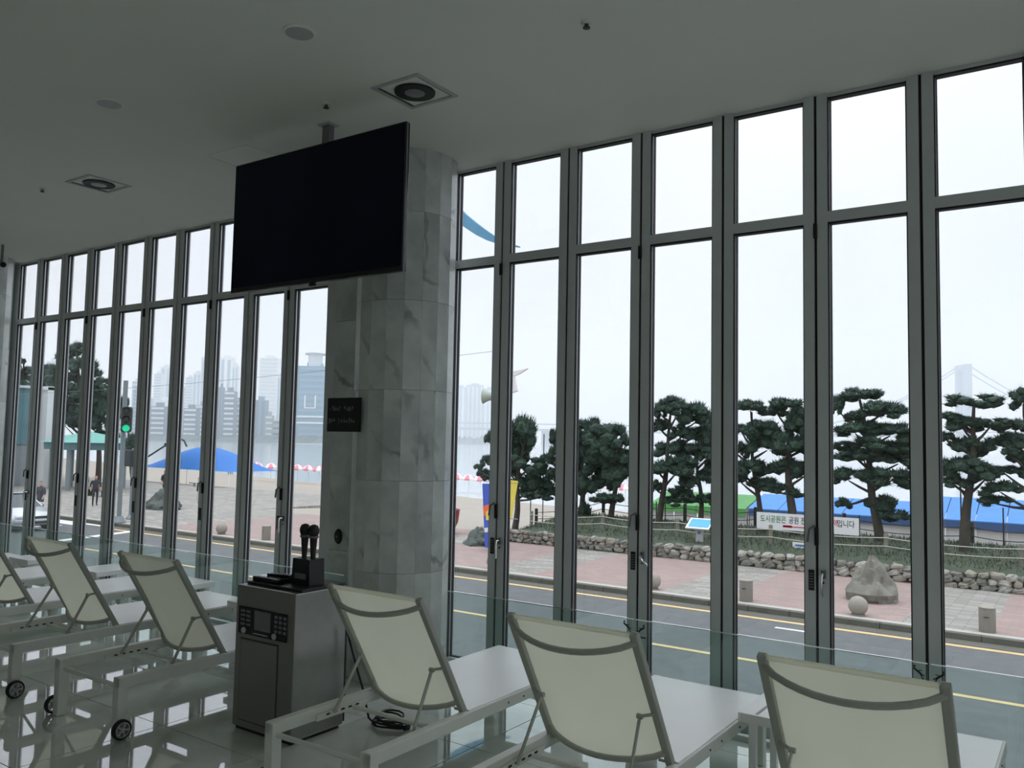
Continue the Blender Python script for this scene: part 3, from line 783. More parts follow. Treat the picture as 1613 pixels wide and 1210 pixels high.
# road paint
def paint(name, x0, x1, y0, y1, mat, label):
    o = MB().span(x0, x1, y0, y1, GZ+.002, GZ+.007).build(name, mat); tag(o, label, kind='structure')
paint('road_line', -31.0, 30, 15.80, 15.95, MT['yellow'], 'yellow centre line of the street')
paint('road_line', -34, 30, 19.70, 19.88, MT['yellow'], 'yellow edge line beside the far gutter')
for k, (a, b) in enumerate([(-30.3, -27.7), (-26.6, -25.6), (-16.3, -15.1), (-5.9, -5.1), (.5, 1.5)]):
    y = 17.75 if a < -20 else 19.05
    paint('lane_dash', a, b, y-.06, y+.06, MT['roadwhite'], 'short white lane dash on the asphalt, number %s from the crossing' % ('one', 'two', 'three', 'four', 'five')[k])
o = MB().bar((-31.6, 16.4, GZ+.005), (-32.6, 19.9, GZ+.005), .42, .005).build('stop_line', MT['roadwhite']); tag(o, 'white stop line across the far lane', kind='structure')
for k in range(5):
    o = MB().span(-40.5, -36.6, 16.1+k*.85, 16.55+k*.85, GZ+.002, GZ+.007).build('crossing_bar', MT['roadwhite']); tag(o, 'white zebra crossing bar, %s from the street centre' % ('first', 'second', 'third', 'fourth', 'fifth')[k], kind='structure')
paint('road_line', -44.0, -34.5, 20.0, 20.25, MT['roadwhite'], 'white line along the kerb near the crossing')
# plaza paving in pink and grey bands
xs = [-140, -32.5, -21.2, -19.6, -15.4, -13.7, -9.55, -7.95, -3.65, -1.9, 2.3, 4.0, 60]
for i, (a, b) in enumerate(zip(xs[:-1], xs[1:])):
    grey = i in (0, 2, 4, 6, 8, 10)
    struct('plaza_paving', MB().span(a, b, 20.65, 29.4, GZ-.3, GZ+.13), MT['greypave' if grey else 'pink'], ('grey stone paving band of the plaza, strip %d' if grey else 'pink block paving of the plaza, strip %d') % (i+1))
PZ = GZ+.13
struct('kerb_lit_strip', MB().span(-140, 60, 20.62, 20.86, GZ+.10, GZ+.136), MT['kerb'], 'pale strip added behind the kerb as its lit top edge')  # lit top of the kerb drawn as an added paler strip
struct('plaza_court', MB().span(-140, -36.5, 29.3, 40, GZ-.8, GZ+.125), MT['greypave'], 'grey paved court around the pavilion')
# beach: slopes to the water
def grid(x0, x1, y0, y1, nx, ny, fz):
    m = MB(); vs = []; fs = []
    for j in range(ny+1):
        for i in range(nx+1):
            x = x0+(x1-x0)*i/nx; y = y0+(y1-y0)*j/ny; vs.append((x, y, fz(x, y)))
    for j in range(ny):
        for i in range(nx):
            a = j*(nx+1)+i; fs.append((a, a+1, a+nx+2, a+nx+1))
    return m.add(vs, fs)
def shore(x): return 60+ (max(0, -x-30))*.22
def sandz(x, y):
    t = min(1, max(0, (y-29.3)/(shore(x)-29.3)))
    z = PZ-.006+(SZ-.05-PZ)*t**1.15
    if y > shore(x): z = SZ-.05-.04*(y-shore(x))
    return z+.05*noise.noise(Vector((x*.25, y*.25, 3)))*min(1, t*6)
struct('beach', grid(-170, 60, 29.3, 110, 110, 50, sandz), MT['sand'], 'pale sandy beach sloping to the sea')
struct('sea', MB().span(-2200, 2600, 45, 3500, SZ-.3, SZ), MT['sea'], 'calm grey sea filling the bay')

# ---- stone retaining wall with a grass bank
sw = T('stone_wall', 'low wall of rounded field stones holding up the pine bank', 'wall', (-9, 27.2, PZ))
WX0, WX1 = -20.3, 4.0
MB().span(WX0-sw.location.x, WX1-sw.location.x, -.05, .45, -.05, .43).build('wall_core', MT['mortar'], sw)
stones = []
for v in range(9):
    rr = random.Random(40+v); m = MB()
    m.lathe([(.45, -.5), (.84, -.40), (1.0, -.1), (.96, .22), (.70, .44), (.30, .5)], n=8, a0=rr.random())
    def sq_(a): return math.copysign(abs(a)**.72, a)
    m.v = [tuple(Vector((sq_(a)*.5, sq_(b)*.5, c))*(1+.42*noise.noise(Vector((a*1.5+v*9, b*1.5, c*2.6))))) for a, b, c in m.v]
    stones.append(m.mesh('stone', MT[('stoneA', 'stoneB', 'stoneC')[v % 3]]))
rr = random.Random(11)
ns = 0
for row, (zc_, hh) in enumerate(((.08, .19), (.235, .18), (.385, .17))):
    x = WX0+.05*row
    while x < WX1 and ns < 298:
        w = rr.uniform(.19, .42)*(1.12 if row == 0 else 1.0)
        link('stone', rr.choice(stones), sw, (x+w/2-sw.location.x, -.05+rr.uniform(-.035, .03), zc_+rr.uniform(-.025, .03)),
             (rr.uniform(-.25, .25), rr.uniform(-.25, .25), rr.choice((0, math.pi))+rr.uniform(-.3, .3)), (w*1.0, .30, hh*rr.uniform(.8, 1.2)))
        ns += 1; x += w
def bankz(x, y):
    t = min(1, max(0, (y-27.3)/2.6)); z = PZ+.40+.38*t
    if y > 32.5: z -= (y-32.5)*.42
    e = min(1, max(0, (x-(WX0))/2.0)); z = PZ-.4+(z-PZ+.4)*(.3+.7*e)
    return z+.05*noise.noise(Vector((x*.8, y*.8, 0)))
struct('grass_bank', grid(WX0, WX1+22, 27.35, 36, 80, 24, bankz), MT['grass'], 'dark rough grass bank under the pines')
# grass blades along the bank: uncountable
gm = MB(); rr = random.Random(5)
for k in range(9000):
    x = rr.uniform(WX0+.5, WX1+2); y = rr.uniform(27.75, 33.0); z = bankz(x, y)-.01; h = rr.uniform(.05, .17); a = rr.uniform(0, 6.28)
    dx, dy = .018*math.cos(a), .018*math.sin(a)
    gm.add([(x-dx, y-dy, z), (x+dx, y+dy, z), (x+rr.uniform(-.05, .05), y+rr.uniform(-.05, .05), z+h)], [(0, 1, 2)])
o = gm.build('grass', MT['grass']); tag(o, 'short rough grass growing on the bank', 'grass', kind='stuff')

# ---- rope fences
def catenary(p, q, sag, n=7): 
    p, q = Vector(p), Vector(q)
    return [p.lerp(q, i/n)-Vector((0, 0, sag*4*(i/n)*(1-i/n))) for i in range(n+1)]
fx = [on_y(px, py, 28.6).x for px, py in ((732, 820), (837, 830), (949, 842), (1067, 856), (1214, 870), (1396, 886), (1610, 905))]
rf = T('rope_fence', 'weathered post and double pale rope fence on top of the stone wall', 'fence', (fx[3], 28.6, bankz(fx[3], 28.6)))
prev = None
for x in fx[1:]+[2.6]:
    z = bankz(x, 28.6)
    MB().lathe([(.07, -.15), (.07, .60), (.05, .64)], (x, 28.6, z), 10).build('post', MT['post'], rf, world=True, smooth=True)
    if prev:
        for h in (.50, .24): MB().tube(catenary((prev[0], 28.53, prev[1]+h), (x, 28.53, z+h), .07), .016, 5).build('rope', MT['rope'], rf, world=True)
    prev = (x, z)
bf = T('rope_fence', 'dark post and rope fence behind the pine trunks', 'fence', (-8, 33.0, bankz(-8, 33.0)))
prev = None
for px in (845, 950.5, 1079, 1190, 1330, 1530, 1660):
    p = on_y(px, 800, 33.0); z = bankz(p.x, 33.0)
    MB().lathe([(.075, -.15), (.075, .85), (.05, .9)], (p.x, 33.0, z), 10).build('post', MT['darkpost'], bf, world=True, smooth=True)
    if prev:
        for h in (.72, .42): MB().tube(catenary((prev[0], 32.93, prev[1]+h), (p.x, 32.93, z+h), .12), .016, 5).build('rope', MT['darkrope'], bf, world=True)
    prev = (p.x, z)
for i, (px, top, Y) in enumerate(((857, 684, 34.5), (836, 786, 34.0), (1034, 790, 34.2), (1048, 790, 34.2), (1081, 775, 34.4), (1242, 770, 34.3), (1513, 765, 33.8), (1580, 800, 34))):
    p = on_y(px, top, Y); z = bankz(p.x, Y)-.1
    o = MB().tube([(p.x, Y, z), (p.x, Y, p.z)], .025, 6).build('thin_pole', MT['darkpost'])
    tag(o, ('tall thin dark pole with nothing on it right of the first pine', 'short thin dark pole under the first pine', 'thin dark pole left beside the third pine trunk', 'thin dark pole right beside the third pine trunk', 'thin dark pole by the forked pine', 'thin dark pole crossing the white banner', 'thin dark pole left of the lone straight pine trunk', 'thin dark pole near the right edge under the pines')[i], 'pole')

# ---- bollards along the kerb, balls and cylinders alternating
bx = [(-1.94, 'c'), (-4.58, 'b'), (-7.25, 'c'), (-9.81, 'b'), (-12.5, 'c'), (-15.1, 'b'), (-17.8, 'c'), (-22.2, 'b'), (-25.66, 'c'), (-28.34, 'b')]
names = ['beside the right edge', 'in front of the grey boulder', 'in front of the stone wall, left of the boulder', 'below the door lever, right of the third mullion', 'behind the third mullion', 'behind the lamp post mullion', 'just right of the marble column', 'behind the microphones', 'on the pink plaza by the beach', 'farthest left by the beach']
ball = MB().lathe([(.10, 0), (.13, .03)]+[(.22*math.cos(a), .225+.22*math.sin(a)) for a in [(-1.0+.2*k) for k in range(13)]]+[(.004, .446)], n=22).mesh('ball', MT['granite'], smooth=True)
for (x, k), nm in zip(bx, names):
    if k == 'b':
        b = T('ball_bollard', 'round granite ball bollard %s' % nm, 'bollard', (x, 21.05, PZ), group='kerbside ball bollards'); link('ball', ball, b)
        MB().lathe([(.16, -.01), (.15, .035)], n=18).build('foot', MT['granite2'], b)
    else:
        b = T('stone_bollard', 'short cylindrical granite bollard %s' % nm, 'bollard', (x, 21.05, PZ), group='kerbside cylinder bollards')
        MB().lathe([(.165, -.01), (.165, .50), (.15, .52)], n=20).build('shaft', MT['granite2'], b, smooth=True)
        MB().lathe([(.168, .505), (.168, .525), (.15, .535)], n=20).build('cap', MT['granite'], b, smooth=True)
        MB().box((0, -.163, .33), (.10, .012, .02)).build('inset', MT['steeldark'], b)

# ---- boulders
def rock(name, label, loc, size, mat, seed, outline=None, n=4):
    bm = bmesh.new(); bmesh.ops.create_icosphere(bm, subdivisions=n, radius=1.0)
    for v in bm.verts:
        p = v.co.copy(); d = 1+.34*(1-2*abs(noise.noise(p*1.1+Vector((seed*7, 0, 0)))))-.17+.16*noise.noise(p*2.6+Vector((0, seed*5, 0)))+.10*(1-2*abs(noise.noise(p*4.2+Vector((seed, 0, 0)))))-.05+.04*noise.noise(p*9)
        z = p.z*d
        k = 1.0-.42*max(0, z) if outline == 'peak' else 1.0
        v.co = Vector((p.x*d*k*size[0], p.y*d*k*size[1], max(-.28, z)*size[2]))
    me = bpy.data.meshes.new(name); bm.to_mesh(me); bm.free(); me.materials.append(mat)
    o = link(name, me, None, (loc[0], loc[1], loc[2]+.26*size[2])); tag(o, label, 'rock'); return o
rock('boulder', 'grey peaked boulder standing on the pink plaza', (-4.74, 23.35, PZ), (.56, .50, .82), MT['boulder'], 2, 'peak')
rock('boulder', 'dark low rock beside the blue banner', (-18.95, 25.4, PZ), (.55, .45, .46), MT['darkrock'], 4, 'peak')
p = on_z(241, 803, PZ); rock('boulder', 'dark slanted rock at the edge of the sand', (p.x, p.y+.6, PZ), (1.0, .7, .75), MT['darkrock'], 9, 'peak')
p = on_z(225, 797, PZ); rock('boulder', 'smaller flat dark rock behind the slanted rock', (p.x, p.y+.9, PZ-.05), (.9, .5, .45), MT['darkrock'], 12, 'peak')
# bush at the right end of the wall
def tuft_mesh(name, seed, mat, nt, squash, nl, wl, core=.78, up=.5):
    rr = random.Random(seed); m = MB(); off = Vector((seed*3.7, seed*1.3, 0))
    def rad(d): return 1+.30*noise.noise(d*1.6+off)+.12*noise.noise(d*4+off)
    bm = bmesh.new(); bmesh.ops.create_icosphere(bm, subdivisions=2, radius=1.0); bm.verts.index_update()
    vs = [v.co.normalized()*core*rad(v.co.normalized()) for v in bm.verts]
    m.add([(v.x, v.y, v.z*squash) for v in vs], [tuple(v.index for v in f.verts) for f in bm.faces]); bm.free()
    for k in range(nt):
        z = rr.uniform(-.55, 1); a = rr.uniform(0, 2*math.pi); q = math.sqrt(max(0, 1-z*z)); d = Vector((q*math.cos(a), q*math.sin(a), z))
        c = d*rad(d)*rr.uniform(.78, .98); c.z *= squash
        for j in range(nl):
            w = (d*.5+Vector((0, 0, up))+Vector((rr.uniform(-1, 1), rr.uniform(-1, 1), rr.uniform(-.5, .9)))*.75).normalized()
            L = wl*rr.uniform(.7, 1.25); s_ = w.orthogonal().normalized()*(.11*wl)
            m.add([c-s_, c+s_, c+w*L], [(0, 1, 2)])
    return m.mesh(name, mat)
bush = T('shrub', 'rounded grey green shrub at the right end of the stone wall', 'shrub', (-.55, 28.45, PZ+.3))
MB().tube([(0, 0, -.1), (.02, 0, .6)], .03, 6).build('stem', MT['bark'], bush)
link('foliage', tuft_mesh('foliage', 77, pbr('shrub_leaves', (108, 108, 92), .9, 0, .2, 2), 420, .8, 5, .16), bush, (0, 0, .55), None, (.75, .6, .62))

# ---- pines
def pad_mesh(name, seed, mat, nc=17, nn=64):
    rr = random.Random(seed); m = MB()
    for k in range(nc):
        a = rr.uniform(0, 2*math.pi); q = math.sqrt(rr.uniform(0, 1))*.80
        c = Vector((q*math.cos(a), q*math.sin(a), rr.uniform(-.28, .20)+.30*(1-q)))
        cr = rr.uniform(.17, .30)
        bm = bmesh.new(); bmesh.ops.create_icosphere(bm, subdivisions=1, radius=1.0); bm.verts.index_update()
        m.add([c+Vector((v.co.x*cr*1.15, v.co.y*cr*1.15, v.co.z*cr*.72))*(1+.35*noise.noise(v.co*2+Vector((k*3.1, seed, 0)))) for v in bm.verts], [tuple(v.index for v in f.verts) for f in bm.faces]); bm.free()
        for j in range(nn):
            d = Vector((rr.gauss(0, 1), rr.gauss(0, 1), rr.gauss(.35, .8))).normalized()
            p = c+Vector((d.x*cr, d.y*cr, d.z*cr*.62))*.85
            w = (d*.8+Vector((0, 0, .45))+Vector((rr.uniform(-1, 1), rr.uniform(-1, 1), rr.uniform(-.4, .8)))*.55).normalized()
            L = rr.uniform(.13, .27); s_ = w.orthogonal().normalized()*.024
            m.add([p-s_, p+s_, p+w*L], [(0, 1, 2)])
    return m.mesh(name, mat)
PADS = [pad_mesh('needle_cluster', 100+k, MT['needle']) for k in range(7)]
def pine(label, base, Y, pads, seed, lean=None, mat=None, trunk_r=.15, meshes=PADS, second=None):
    rr = random.Random(seed)
    b = on_y(base[0], base[1], Y)
    t = T('pine_tree', label, 'tree', (b.x, Y, b.z), group='pine trees beyond the street')
    dep = depth_of(b); sc_ = dep/FPX
    P = []
    for px, py, hwid, hh in pads:
        c = on_y(px, py, Y); c = c+Vector((0, rr.uniform(-.5, .5)*hwid*sc_, 0)); P.append((c, hwid*sc_, hh*sc_))
    # inner clusters around the stem, behind and before the outer ones
    for k in range(len(P)//3):
        q1, q2 = rr.sample(P, 2)
        if abs(q1[0].z-q2[0].z) < 1.6: P.append(((q1[0]+q2[0])/2+Vector((0, rr.choice((-.6, .6)), 0)), (q1[1]+q2[1])*.33, (q1[2]+q2[2])*.36))
    top = max(P, key=lambda q: q[0].z)[0]
    # trunk: wavy path from base to the top pad
    pts = []; N = 9
    mid = sum((q[0].x for q in P), 0)/len(P)
    for k in range(N+1):
        s_ = k/N; x = b.x+(top.x-b.x)*s_+.16*math.sin(s_*6+seed)*(1-s_)*s_*4*.5
        pts.append(Vector((x, Y+.12*math.sin(s_*5+seed*2)*s_, b.z-.2+(top.z-b.z+.1)*s_)))
    MB().tube(pts, [trunk_r*(1-.75*k/N) for k in range(N+1)], 9).build('trunk', MT['bark'], t, world=True, smooth=True)
    for c, w, h in P:
        # branch joins the trunk somewhat below the cluster
        zb = max(b.z+.35*(top.z-b.z)*rr.uniform(.8, 1), c.z-.35-.35*abs(c.x-b.x)); s_ = min(.97, max(.12, (zb-b.z+.2)/(top.z-b.z+.1)))
        f = s_*N; i = int(f); q = pts[i].lerp(pts[min(N, i+1)], f-i)
        if (c-q).length > .25:
            m_ = q.lerp(c, .55)+Vector((0, 0, -.05)); e = c+Vector((0, 0, -h*.2))
            MB().tube([q, m_, e], [.055, .042, .02], 6).build('branch', MT['bark'], t, world=True, smooth=True)
        o = link('needle_cluster', rr.choice(meshes), t, c-Vector(t.location), (rr.uniform(-.12, .12), rr.uniform(-.12, .12), rr.uniform(0, 6.28)), (w*1.10, w*1.10, h*2.3))
pine('leaning pine with a rounded top, first right of the lamp post', (811, 828), 31.0, [(825, 689, 28, 25), (806, 705, 18, 18), (768, 694, 11, 12), (769, 728, 12, 9), (764, 751, 13, 10), (832, 736, 32, 17), (800, 742, 20, 14), (834, 768, 33, 17), (852, 783, 26, 8)], 1)
pine('narrow pine mostly hidden behind the second mullion', (893, 836), 31.4, [(873, 694, 13, 15), (890, 682, 20, 16), (868, 724, 15, 9), (872, 751, 12, 12), (893, 740, 22, 18), (864, 776, 18, 8), (900, 770, 18, 14)], 2)
pine('dense bushy pine in the third pane', (916, 829), 31.6, [(926, 678, 26, 16), (916, 700, 22, 18), (928, 736, 30, 26), (936, 760, 32, 22), (918, 808, 13, 13), (905, 722, 16, 16)], 3)
pine('broad pine with a curved trunk beside the third mullion', (961, 833), 31.2, [(955, 692, 36, 21), (978, 688, 18, 16), (973, 728, 26, 22), (974, 758, 24, 20), (962, 788, 25, 9), (990, 745, 18, 16)], 4)
pine('tall layered pine with a straight trunk in the fourth pane', (1037, 838), 30.8, [(1056, 639, 26, 12), (1038, 650, 16, 12), (1094, 660, 34, 18), (1037, 674, 18, 13), (1072, 684, 22, 14), (1054, 710, 30, 13), (1073, 741, 38, 16), (1033, 769, 13, 11), (1120, 668, 20, 18)], 5)
pine('low forked pine behind the information board', (1104, 836), 31.0, [(1098, 690, 28, 14), (1096, 716, 28, 15), (1124, 700, 22, 18), (1098, 754, 27, 17), (1076, 776, 20, 9), (1126, 735, 18, 16), (1070, 790, 26, 7), (1112, 790, 18, 10)], 6, trunk_r=.12)
pine('wide flat topped pine left of the white banner', (1199, 848), 31.0, [(1184, 645, 28, 11), (1170, 680, 13, 9), (1191, 674, 17, 11), (1214, 683, 28, 18), (1208, 706, 30, 18), (1168, 712, 14, 13), (1191, 741, 30, 14), (1201, 764, 22, 11), (1165, 754, 13, 10), (1150, 730, 14, 14)], 7, trunk_r=.12)
pine('thick trunked pine behind the white banner', (1252, 850), 30.8, [(1239, 643, 28, 12), (1222, 650, 16, 9), (1262, 660, 20, 16), (1250, 680, 26, 17), (1248, 707, 30, 20), (1280, 690, 20, 24), (1239, 737, 32, 15), (1272, 745, 24, 16), (1224, 774, 34, 11), (1286, 720, 18, 20)], 8, trunk_r=.19)
pine('tallest crowned pine above the banner end', (1388, 852), 30.6, [(1355, 625, 34, 11), (1320, 645, 15, 17), (1391, 651, 38, 14), (1340, 661, 20, 8), (1352, 681, 42, 12), (1402, 684, 38, 13), (1333, 706, 26, 11), (1392, 706, 40, 13), (1360, 722, 44, 12), (1414, 728, 34, 15), (1340, 754, 32, 14), (1396, 757, 40, 16), (1391, 798, 27, 13), (1399, 814, 30, 12), (1326, 796, 16, 9), (1430, 700, 20, 14)], 9, trunk_r=.17)
pine('lone pine with an open layered crown near the right edge', (1519, 872), 29.8, [(1534, 634, 42, 13), (1500, 661, 20, 9), (1517, 674, 30, 12), (1562, 669, 30, 10), (1526, 705, 32, 13), (1490, 691, 12, 9), (1500, 741, 26, 15), (1538, 742, 34, 17), (1494, 754, 17, 15), (1553, 752, 20, 12), (1512, 765, 22, 9)], 10, trunk_r=.18)
pine('pine cut off by the right edge of the view', (1640, 880), 30.0, [(1612, 632, 20, 18), (1598, 676, 24, 12), (1579, 704, 30, 14), (1612, 700, 26, 13), (1606, 724, 18, 13), (1580, 743, 24, 8), (1577, 773, 30, 12), (1568, 792, 26, 9), (1620, 750, 22, 14)], 11)
# taller trees at the left, by the pavilion
PADS2 = [pad_mesh('needle_cluster', 200+k, MT['needle2']) for k in range(4)]
pine('tall dark pine towering over the green pavilion', (136, 776), 35.5, [(122, 552, 22, 13), (100, 560, 14, 14), (128, 582, 26, 15), (92, 590, 18, 14), (112, 606, 26, 16), (84, 615, 20, 15), (130, 625, 30, 18), (96, 645, 30, 18), (76, 640, 20, 16), (128, 658, 30, 16), (100, 668, 26, 10)], 12, trunk_r=.3, meshes=PADS2)
pine('shorter pine between the pavilion and the traffic light', (153, 778), 35.0, [(160, 606, 14, 9), (148, 613, 12, 9), (170, 620, 12, 10), (155, 632, 20, 12), (172, 648, 16, 14), (150, 655, 22, 14), (168, 672, 18, 14), (185, 650, 14, 16), (160, 690, 20, 10)], 13, trunk_r=.25, meshes=PADS2)
pine('dark pine at the far left behind the grey building', (40, 790), 34.0, [(35, 570, 8, 6), (38, 585, 12, 8), (30, 602, 18, 12), (46, 612, 16, 12), (22, 622, 16, 14), (44, 636, 20, 14), (66, 650, 22, 18), (70, 690, 18, 20)], 14, trunk_r=.25, meshes=PADS2)
pine('low dark tree under the traffic signal', (214, 790), 32.0, [(210, 690, 14, 10), (222, 706, 14, 10), (205, 712, 14, 10), (196, 640, 10, 14)], 15, trunk_r=.15, meshes=PADS2)

# ================================================================== STREET FURNITURE
def text_mesh(name, body, size, mat, extrude=.004, align='LEFT'):
    cu = bpy.data.curves.new(name, 'FONT'); cu.body = body; cu.size = size; cu.extrude = extrude; cu.align_x = align; cu.align_y = 'CENTER'
    to = bpy.data.objects.new(name, cu); COL.objects.link(to)
    dg = bpy.context.evaluated_depsgraph_get(); me = bpy.data.meshes.new_from_object(to.evaluated_get(dg)); me.name = name
    bpy.data.objects.remove(to); bpy.data.curves.remove(cu)
    me.materials.clear(); me.materials.append(mat)
    return me

# lamp post with fins, loudspeakers and banners, standing behind the first mullion
LY = 24.6
b = on_y(789, 866, LY)
lp = T('lamp_post', 'tall plaza lamp post with blue curved fin, loudspeaker and two banners', 'lamp post', (b.x, LY, PZ))
def LPt(px, py, dy=0): return on_y(px, py, LY+dy)
tp_ = LPt(789, 378)
MB().tube([(b.x, LY, PZ-.05), (b.x, LY, PZ+1.2), (b.x, LY, tp_.z)], [.10, .085, .06], 12).build('pole', MT['poleGrey'], lp, world=True, smooth=True)
MB().lathe([(.20, 0), (.20, .08), (.12, .14), (.11, .5)], (0, 0, 0), 16).build('base', MT['poleGrey'], lp, smooth=True)
up_ = [(700, 303), (719, 322), (735, 338), (752, 352), (768, 364), (783, 374), (800, 383), (818, 388)]
dn_ = [(700, 332), (719, 347), (735, 360), (752, 371), (768, 379), (783, 384), (800, 387), (818, 390)]
fm = MB(); vs = []
for yy in (-.07, .07):
    for a, c in zip(up_, dn_): vs += [LPt(*a, yy) if False else on_y(a[0], a[1], LY)+Vector((0, yy, 0)), on_y(c[0], c[1], LY)+Vector((0, yy, 0))]
n_ = len(up_); fs = []
for k in range(n_-1):
    a = 2*k; fs.append((a, a+1, a+3, a+2)); c = 2*n_+a; fs.append((c, c+2, c+3, c+1))
    fs.append((a, a+2, c+2, c)); fs.append((a+1, c+1, c+3, a+3))
fs.append((0, 2*n_, 2*n_+1, 1)); fs.append((2*n_-2, 2*n_-1, 4*n_-1, 4*n_-2))
fm.add(vs, fs); fm.build('curved_fin', MT['lampblue'], lp, world=True)
a = LPt(790, 590); c = LPt(836, 573)
wg = MB(); 
wg.prism([(0, -.06), (.35, -.10), (.75, .02), (1.10, .20), (.70, .14), (.30, .10), (0, .08)], -.04, .04, axis=1)
wg.v = [tuple(Vector(v)+a+Vector((.05, 0, -.02))) for v in wg.v]; wg.build('wing_lamp', MT['whitecanvas'], lp, world=True)
MB().prism([(0, -.10), (.36, -.06), (.36, .06), (0, .04)], -.05, .05, axis=1)
bw_ = MB().prism([(0, -.12), (.40, -.08), (.34, .04), (0, .05)], -.06, .06, axis=1); bw_.v = [tuple(Vector(v)+a+Vector((.05, 0, -.03))) for v in bw_.v]
bw_.build('wing_root', MT['lampblue'], lp, world=True)
hs = LPt(768, 624)
hn = MB(); mr = Matrix.Rotation(math.pi/2, 3, 'Y')
hn.lathe([(.10, .75), (.13, .45), (.18, .18), (.27, .02), (.28, 0), (.25, .01), (.15, .16), (.05, .3)], (hs.x-.2, hs.y, hs.z), 20, Matrix.Rotation(.35, 3, 'Z') @ mr)
hn.build('loudspeaker', MT['speaker'], lp, world=True, smooth=True)
MB().bar((hs.x+.45, LY, hs.z), (b.x, LY, hs.z), .06, .06).build('loudspeaker_arm', MT['poleGrey'], lp, world=True)
fl_ = LPt(806, 607)
MB().box(fl_, (.40, .10, .56), Matrix.Rotation(-.28, 3, 'Y'), b=.02).build('floodlight', MT['whitecanvas'], lp, world=True)
MB().bar((fl_.x, LY, fl_.z), (b.x, LY, fl_.z-.1), .05, .05).build('floodlight_arm', MT['poleGrey'], lp, world=True)
def cloth(name, quad, mat, parent, th=.01):
    m = MB(); q = [on_y(x, y, LY) for x, y in quad]
    m.add([v+Vector((0, -th, 0)) for v in q]+[v+Vector((0, th, 0)) for v in q], [(0, 1, 2, 3), (7, 6, 5, 4), (0, 4, 5, 1), (1, 5, 6, 2), (2, 6, 7, 3), (3, 7, 4, 0)])
    return m.build(name, mat, parent, world=True)
bb = cloth('blue_banner', [(760, 762), (786, 762), (784, 861), (764, 863)], MT['bannerblue'], lp)
cloth('banner_print', [(761, 798), (771, 794), (770, 812), (763, 813)], MT['orange'], bb, .02)
cloth('banner_print', [(766, 806), (772, 803), (771, 820), (766, 819)], MT['banneryellow'], bb, .022)
cloth('banner_print', [(763, 832), (769, 831), (769, 838), (764, 839)], MT['bannerwhite'], bb, .02)
cloth('yellow_banner', [(793, 755), (816, 758), (806, 816), (793, 817)], MT['banneryellow'], lp)
for z_ in (on_y(790, 760, LY).z, on_y(790, 816, LY).z):
    MB().tube([(b.x-.7, LY, z_), (b.x+.7, LY, z_)], .015, 6).build('banner_rod', MT['poleGrey'], lp, world=True)

# red urn, partly behind the window jamb
ur = on_z(704, 841, PZ)
u = T('red_urn', 'large dark red bowl shaped urn on the plaza edge', 'urn', (ur.x, ur.y, PZ))
MB().lathe([(.28, 0), (.30, .06), (.18, .12), (.34, .25), (.46, .5), (.50, .80), (.52, .98), (.56, 1.02), (.50, 1.02), (.44, .7), (.1, .4)], n=24).build('bowl', MT['red'], u, smooth=True)
MB().lathe([(.36, -.02), (.36, .03), (.30, .05)], n=24).build('foot', MT['granite2'], u)

# information board
ib = on_y(1102, 866, 28.1)
ibz = bankz(ib.x, 28.1)-.05
i_ = T('information_board', 'slanted white information board with a blue picture', 'information board', (ib.x, 28.1, ibz))
MB().box((0, 0, .28), (.26, .10, .56), b=.01).build('pedestal', MT['lightgrey'], i_)
mrot = Matrix.Rotation(math.radians(30), 3, 'X')
bd = MB().box((0, 0, .66), (.86, .62, .05), mrot, b=.008).build('board', MT['white'], i_)
MB().box((.02, -.017, .66+.03), (.74, .46, .006), mrot).build('picture', MT['skyblue'], bd)
MB().box((0, -.052, .36), (.10, .005, .10)).build('emblem', MT['signblue'], i_)
# blue notice on the rope
bn = on_y(1262, 865, 28.45)
b_ = T('rope_notice', 'small blue and white notice hanging on the rope fence', 'sign', (bn.x, 28.45, bn.z))
MB().box((0, 0, 0), (.56, .02, .42)).build('panel', MT['bannerwhite'], b_)
for k in range(3): MB().box((.03, -.012, .11-.11*k), (.44, .004, .06)).build('print_bar', MT['signblue'], b_)

# white banner with lettering, tied between two posts behind the pines
BY = 29.7
c0, c1, c2, c3 = [on_y(x, y, BY) for x, y in ((1192, 809), (1353, 814), (1353, 842), (1192, 834))]
bw0 = T('park_banner', 'long white banner with Korean lettering between posts under the pines', 'banner', ((c0.x+c1.x)/2, BY, bankz((c0.x+c1.x)/2, BY)))
zt_, zb_ = (c0.z+c1.z)/2, (c2.z+c3.z)/2
MB().span(c0.x, c1.x, BY-.008, BY+.008, zb_, zt_).build('cloth', MT['bannerwhite'], bw0, world=True)
for x in (c0.x, c1.x, (c0.x*2+c1.x)/3): MB().tube([(x, BY+.03, bankz(x, BY)-.2), (x, BY+.03, zt_+.1)], .03, 6).build('post', MT['darkpost'], bw0, world=True)
hgt = zt_-zb_; xw = c1.x-c0.x
runs = [('도시공원은', 'txtgreen', .04, .30), ('공원 전체가', 'txtnavy', .33, .60), ('금연구역', 'txtred', .63, .80), ('입니다', 'txtnavy', .80, .96)]
for body, mt, f0, f1 in runs:
    me = text_mesh('banner_text', body, hgt*.46, MT[mt])
    w_ = max(v.co.x for v in me.vertices)-min(v.co.x for v in me.vertices); x_ = min(v.co.x for v in me.vertices)
    sxs = xw*(f1-f0)/w_
    o = link('lettering', me, bw0, Vector((c0.x+xw*f0-x_*sxs, BY-.012, zb_+hgt*.60))-Vector(bw0.location), (math.pi/2, 0, 0), (sxs, 1, 1)); o['kind'] = 'stuff'
MB().span(c0.x+xw*.27, c0.x+xw*.70, BY-.012, BY-.009, zb_+hgt*.20, zb_+hgt*.26).build('underline', MT['txtred'], bw0, world=True)
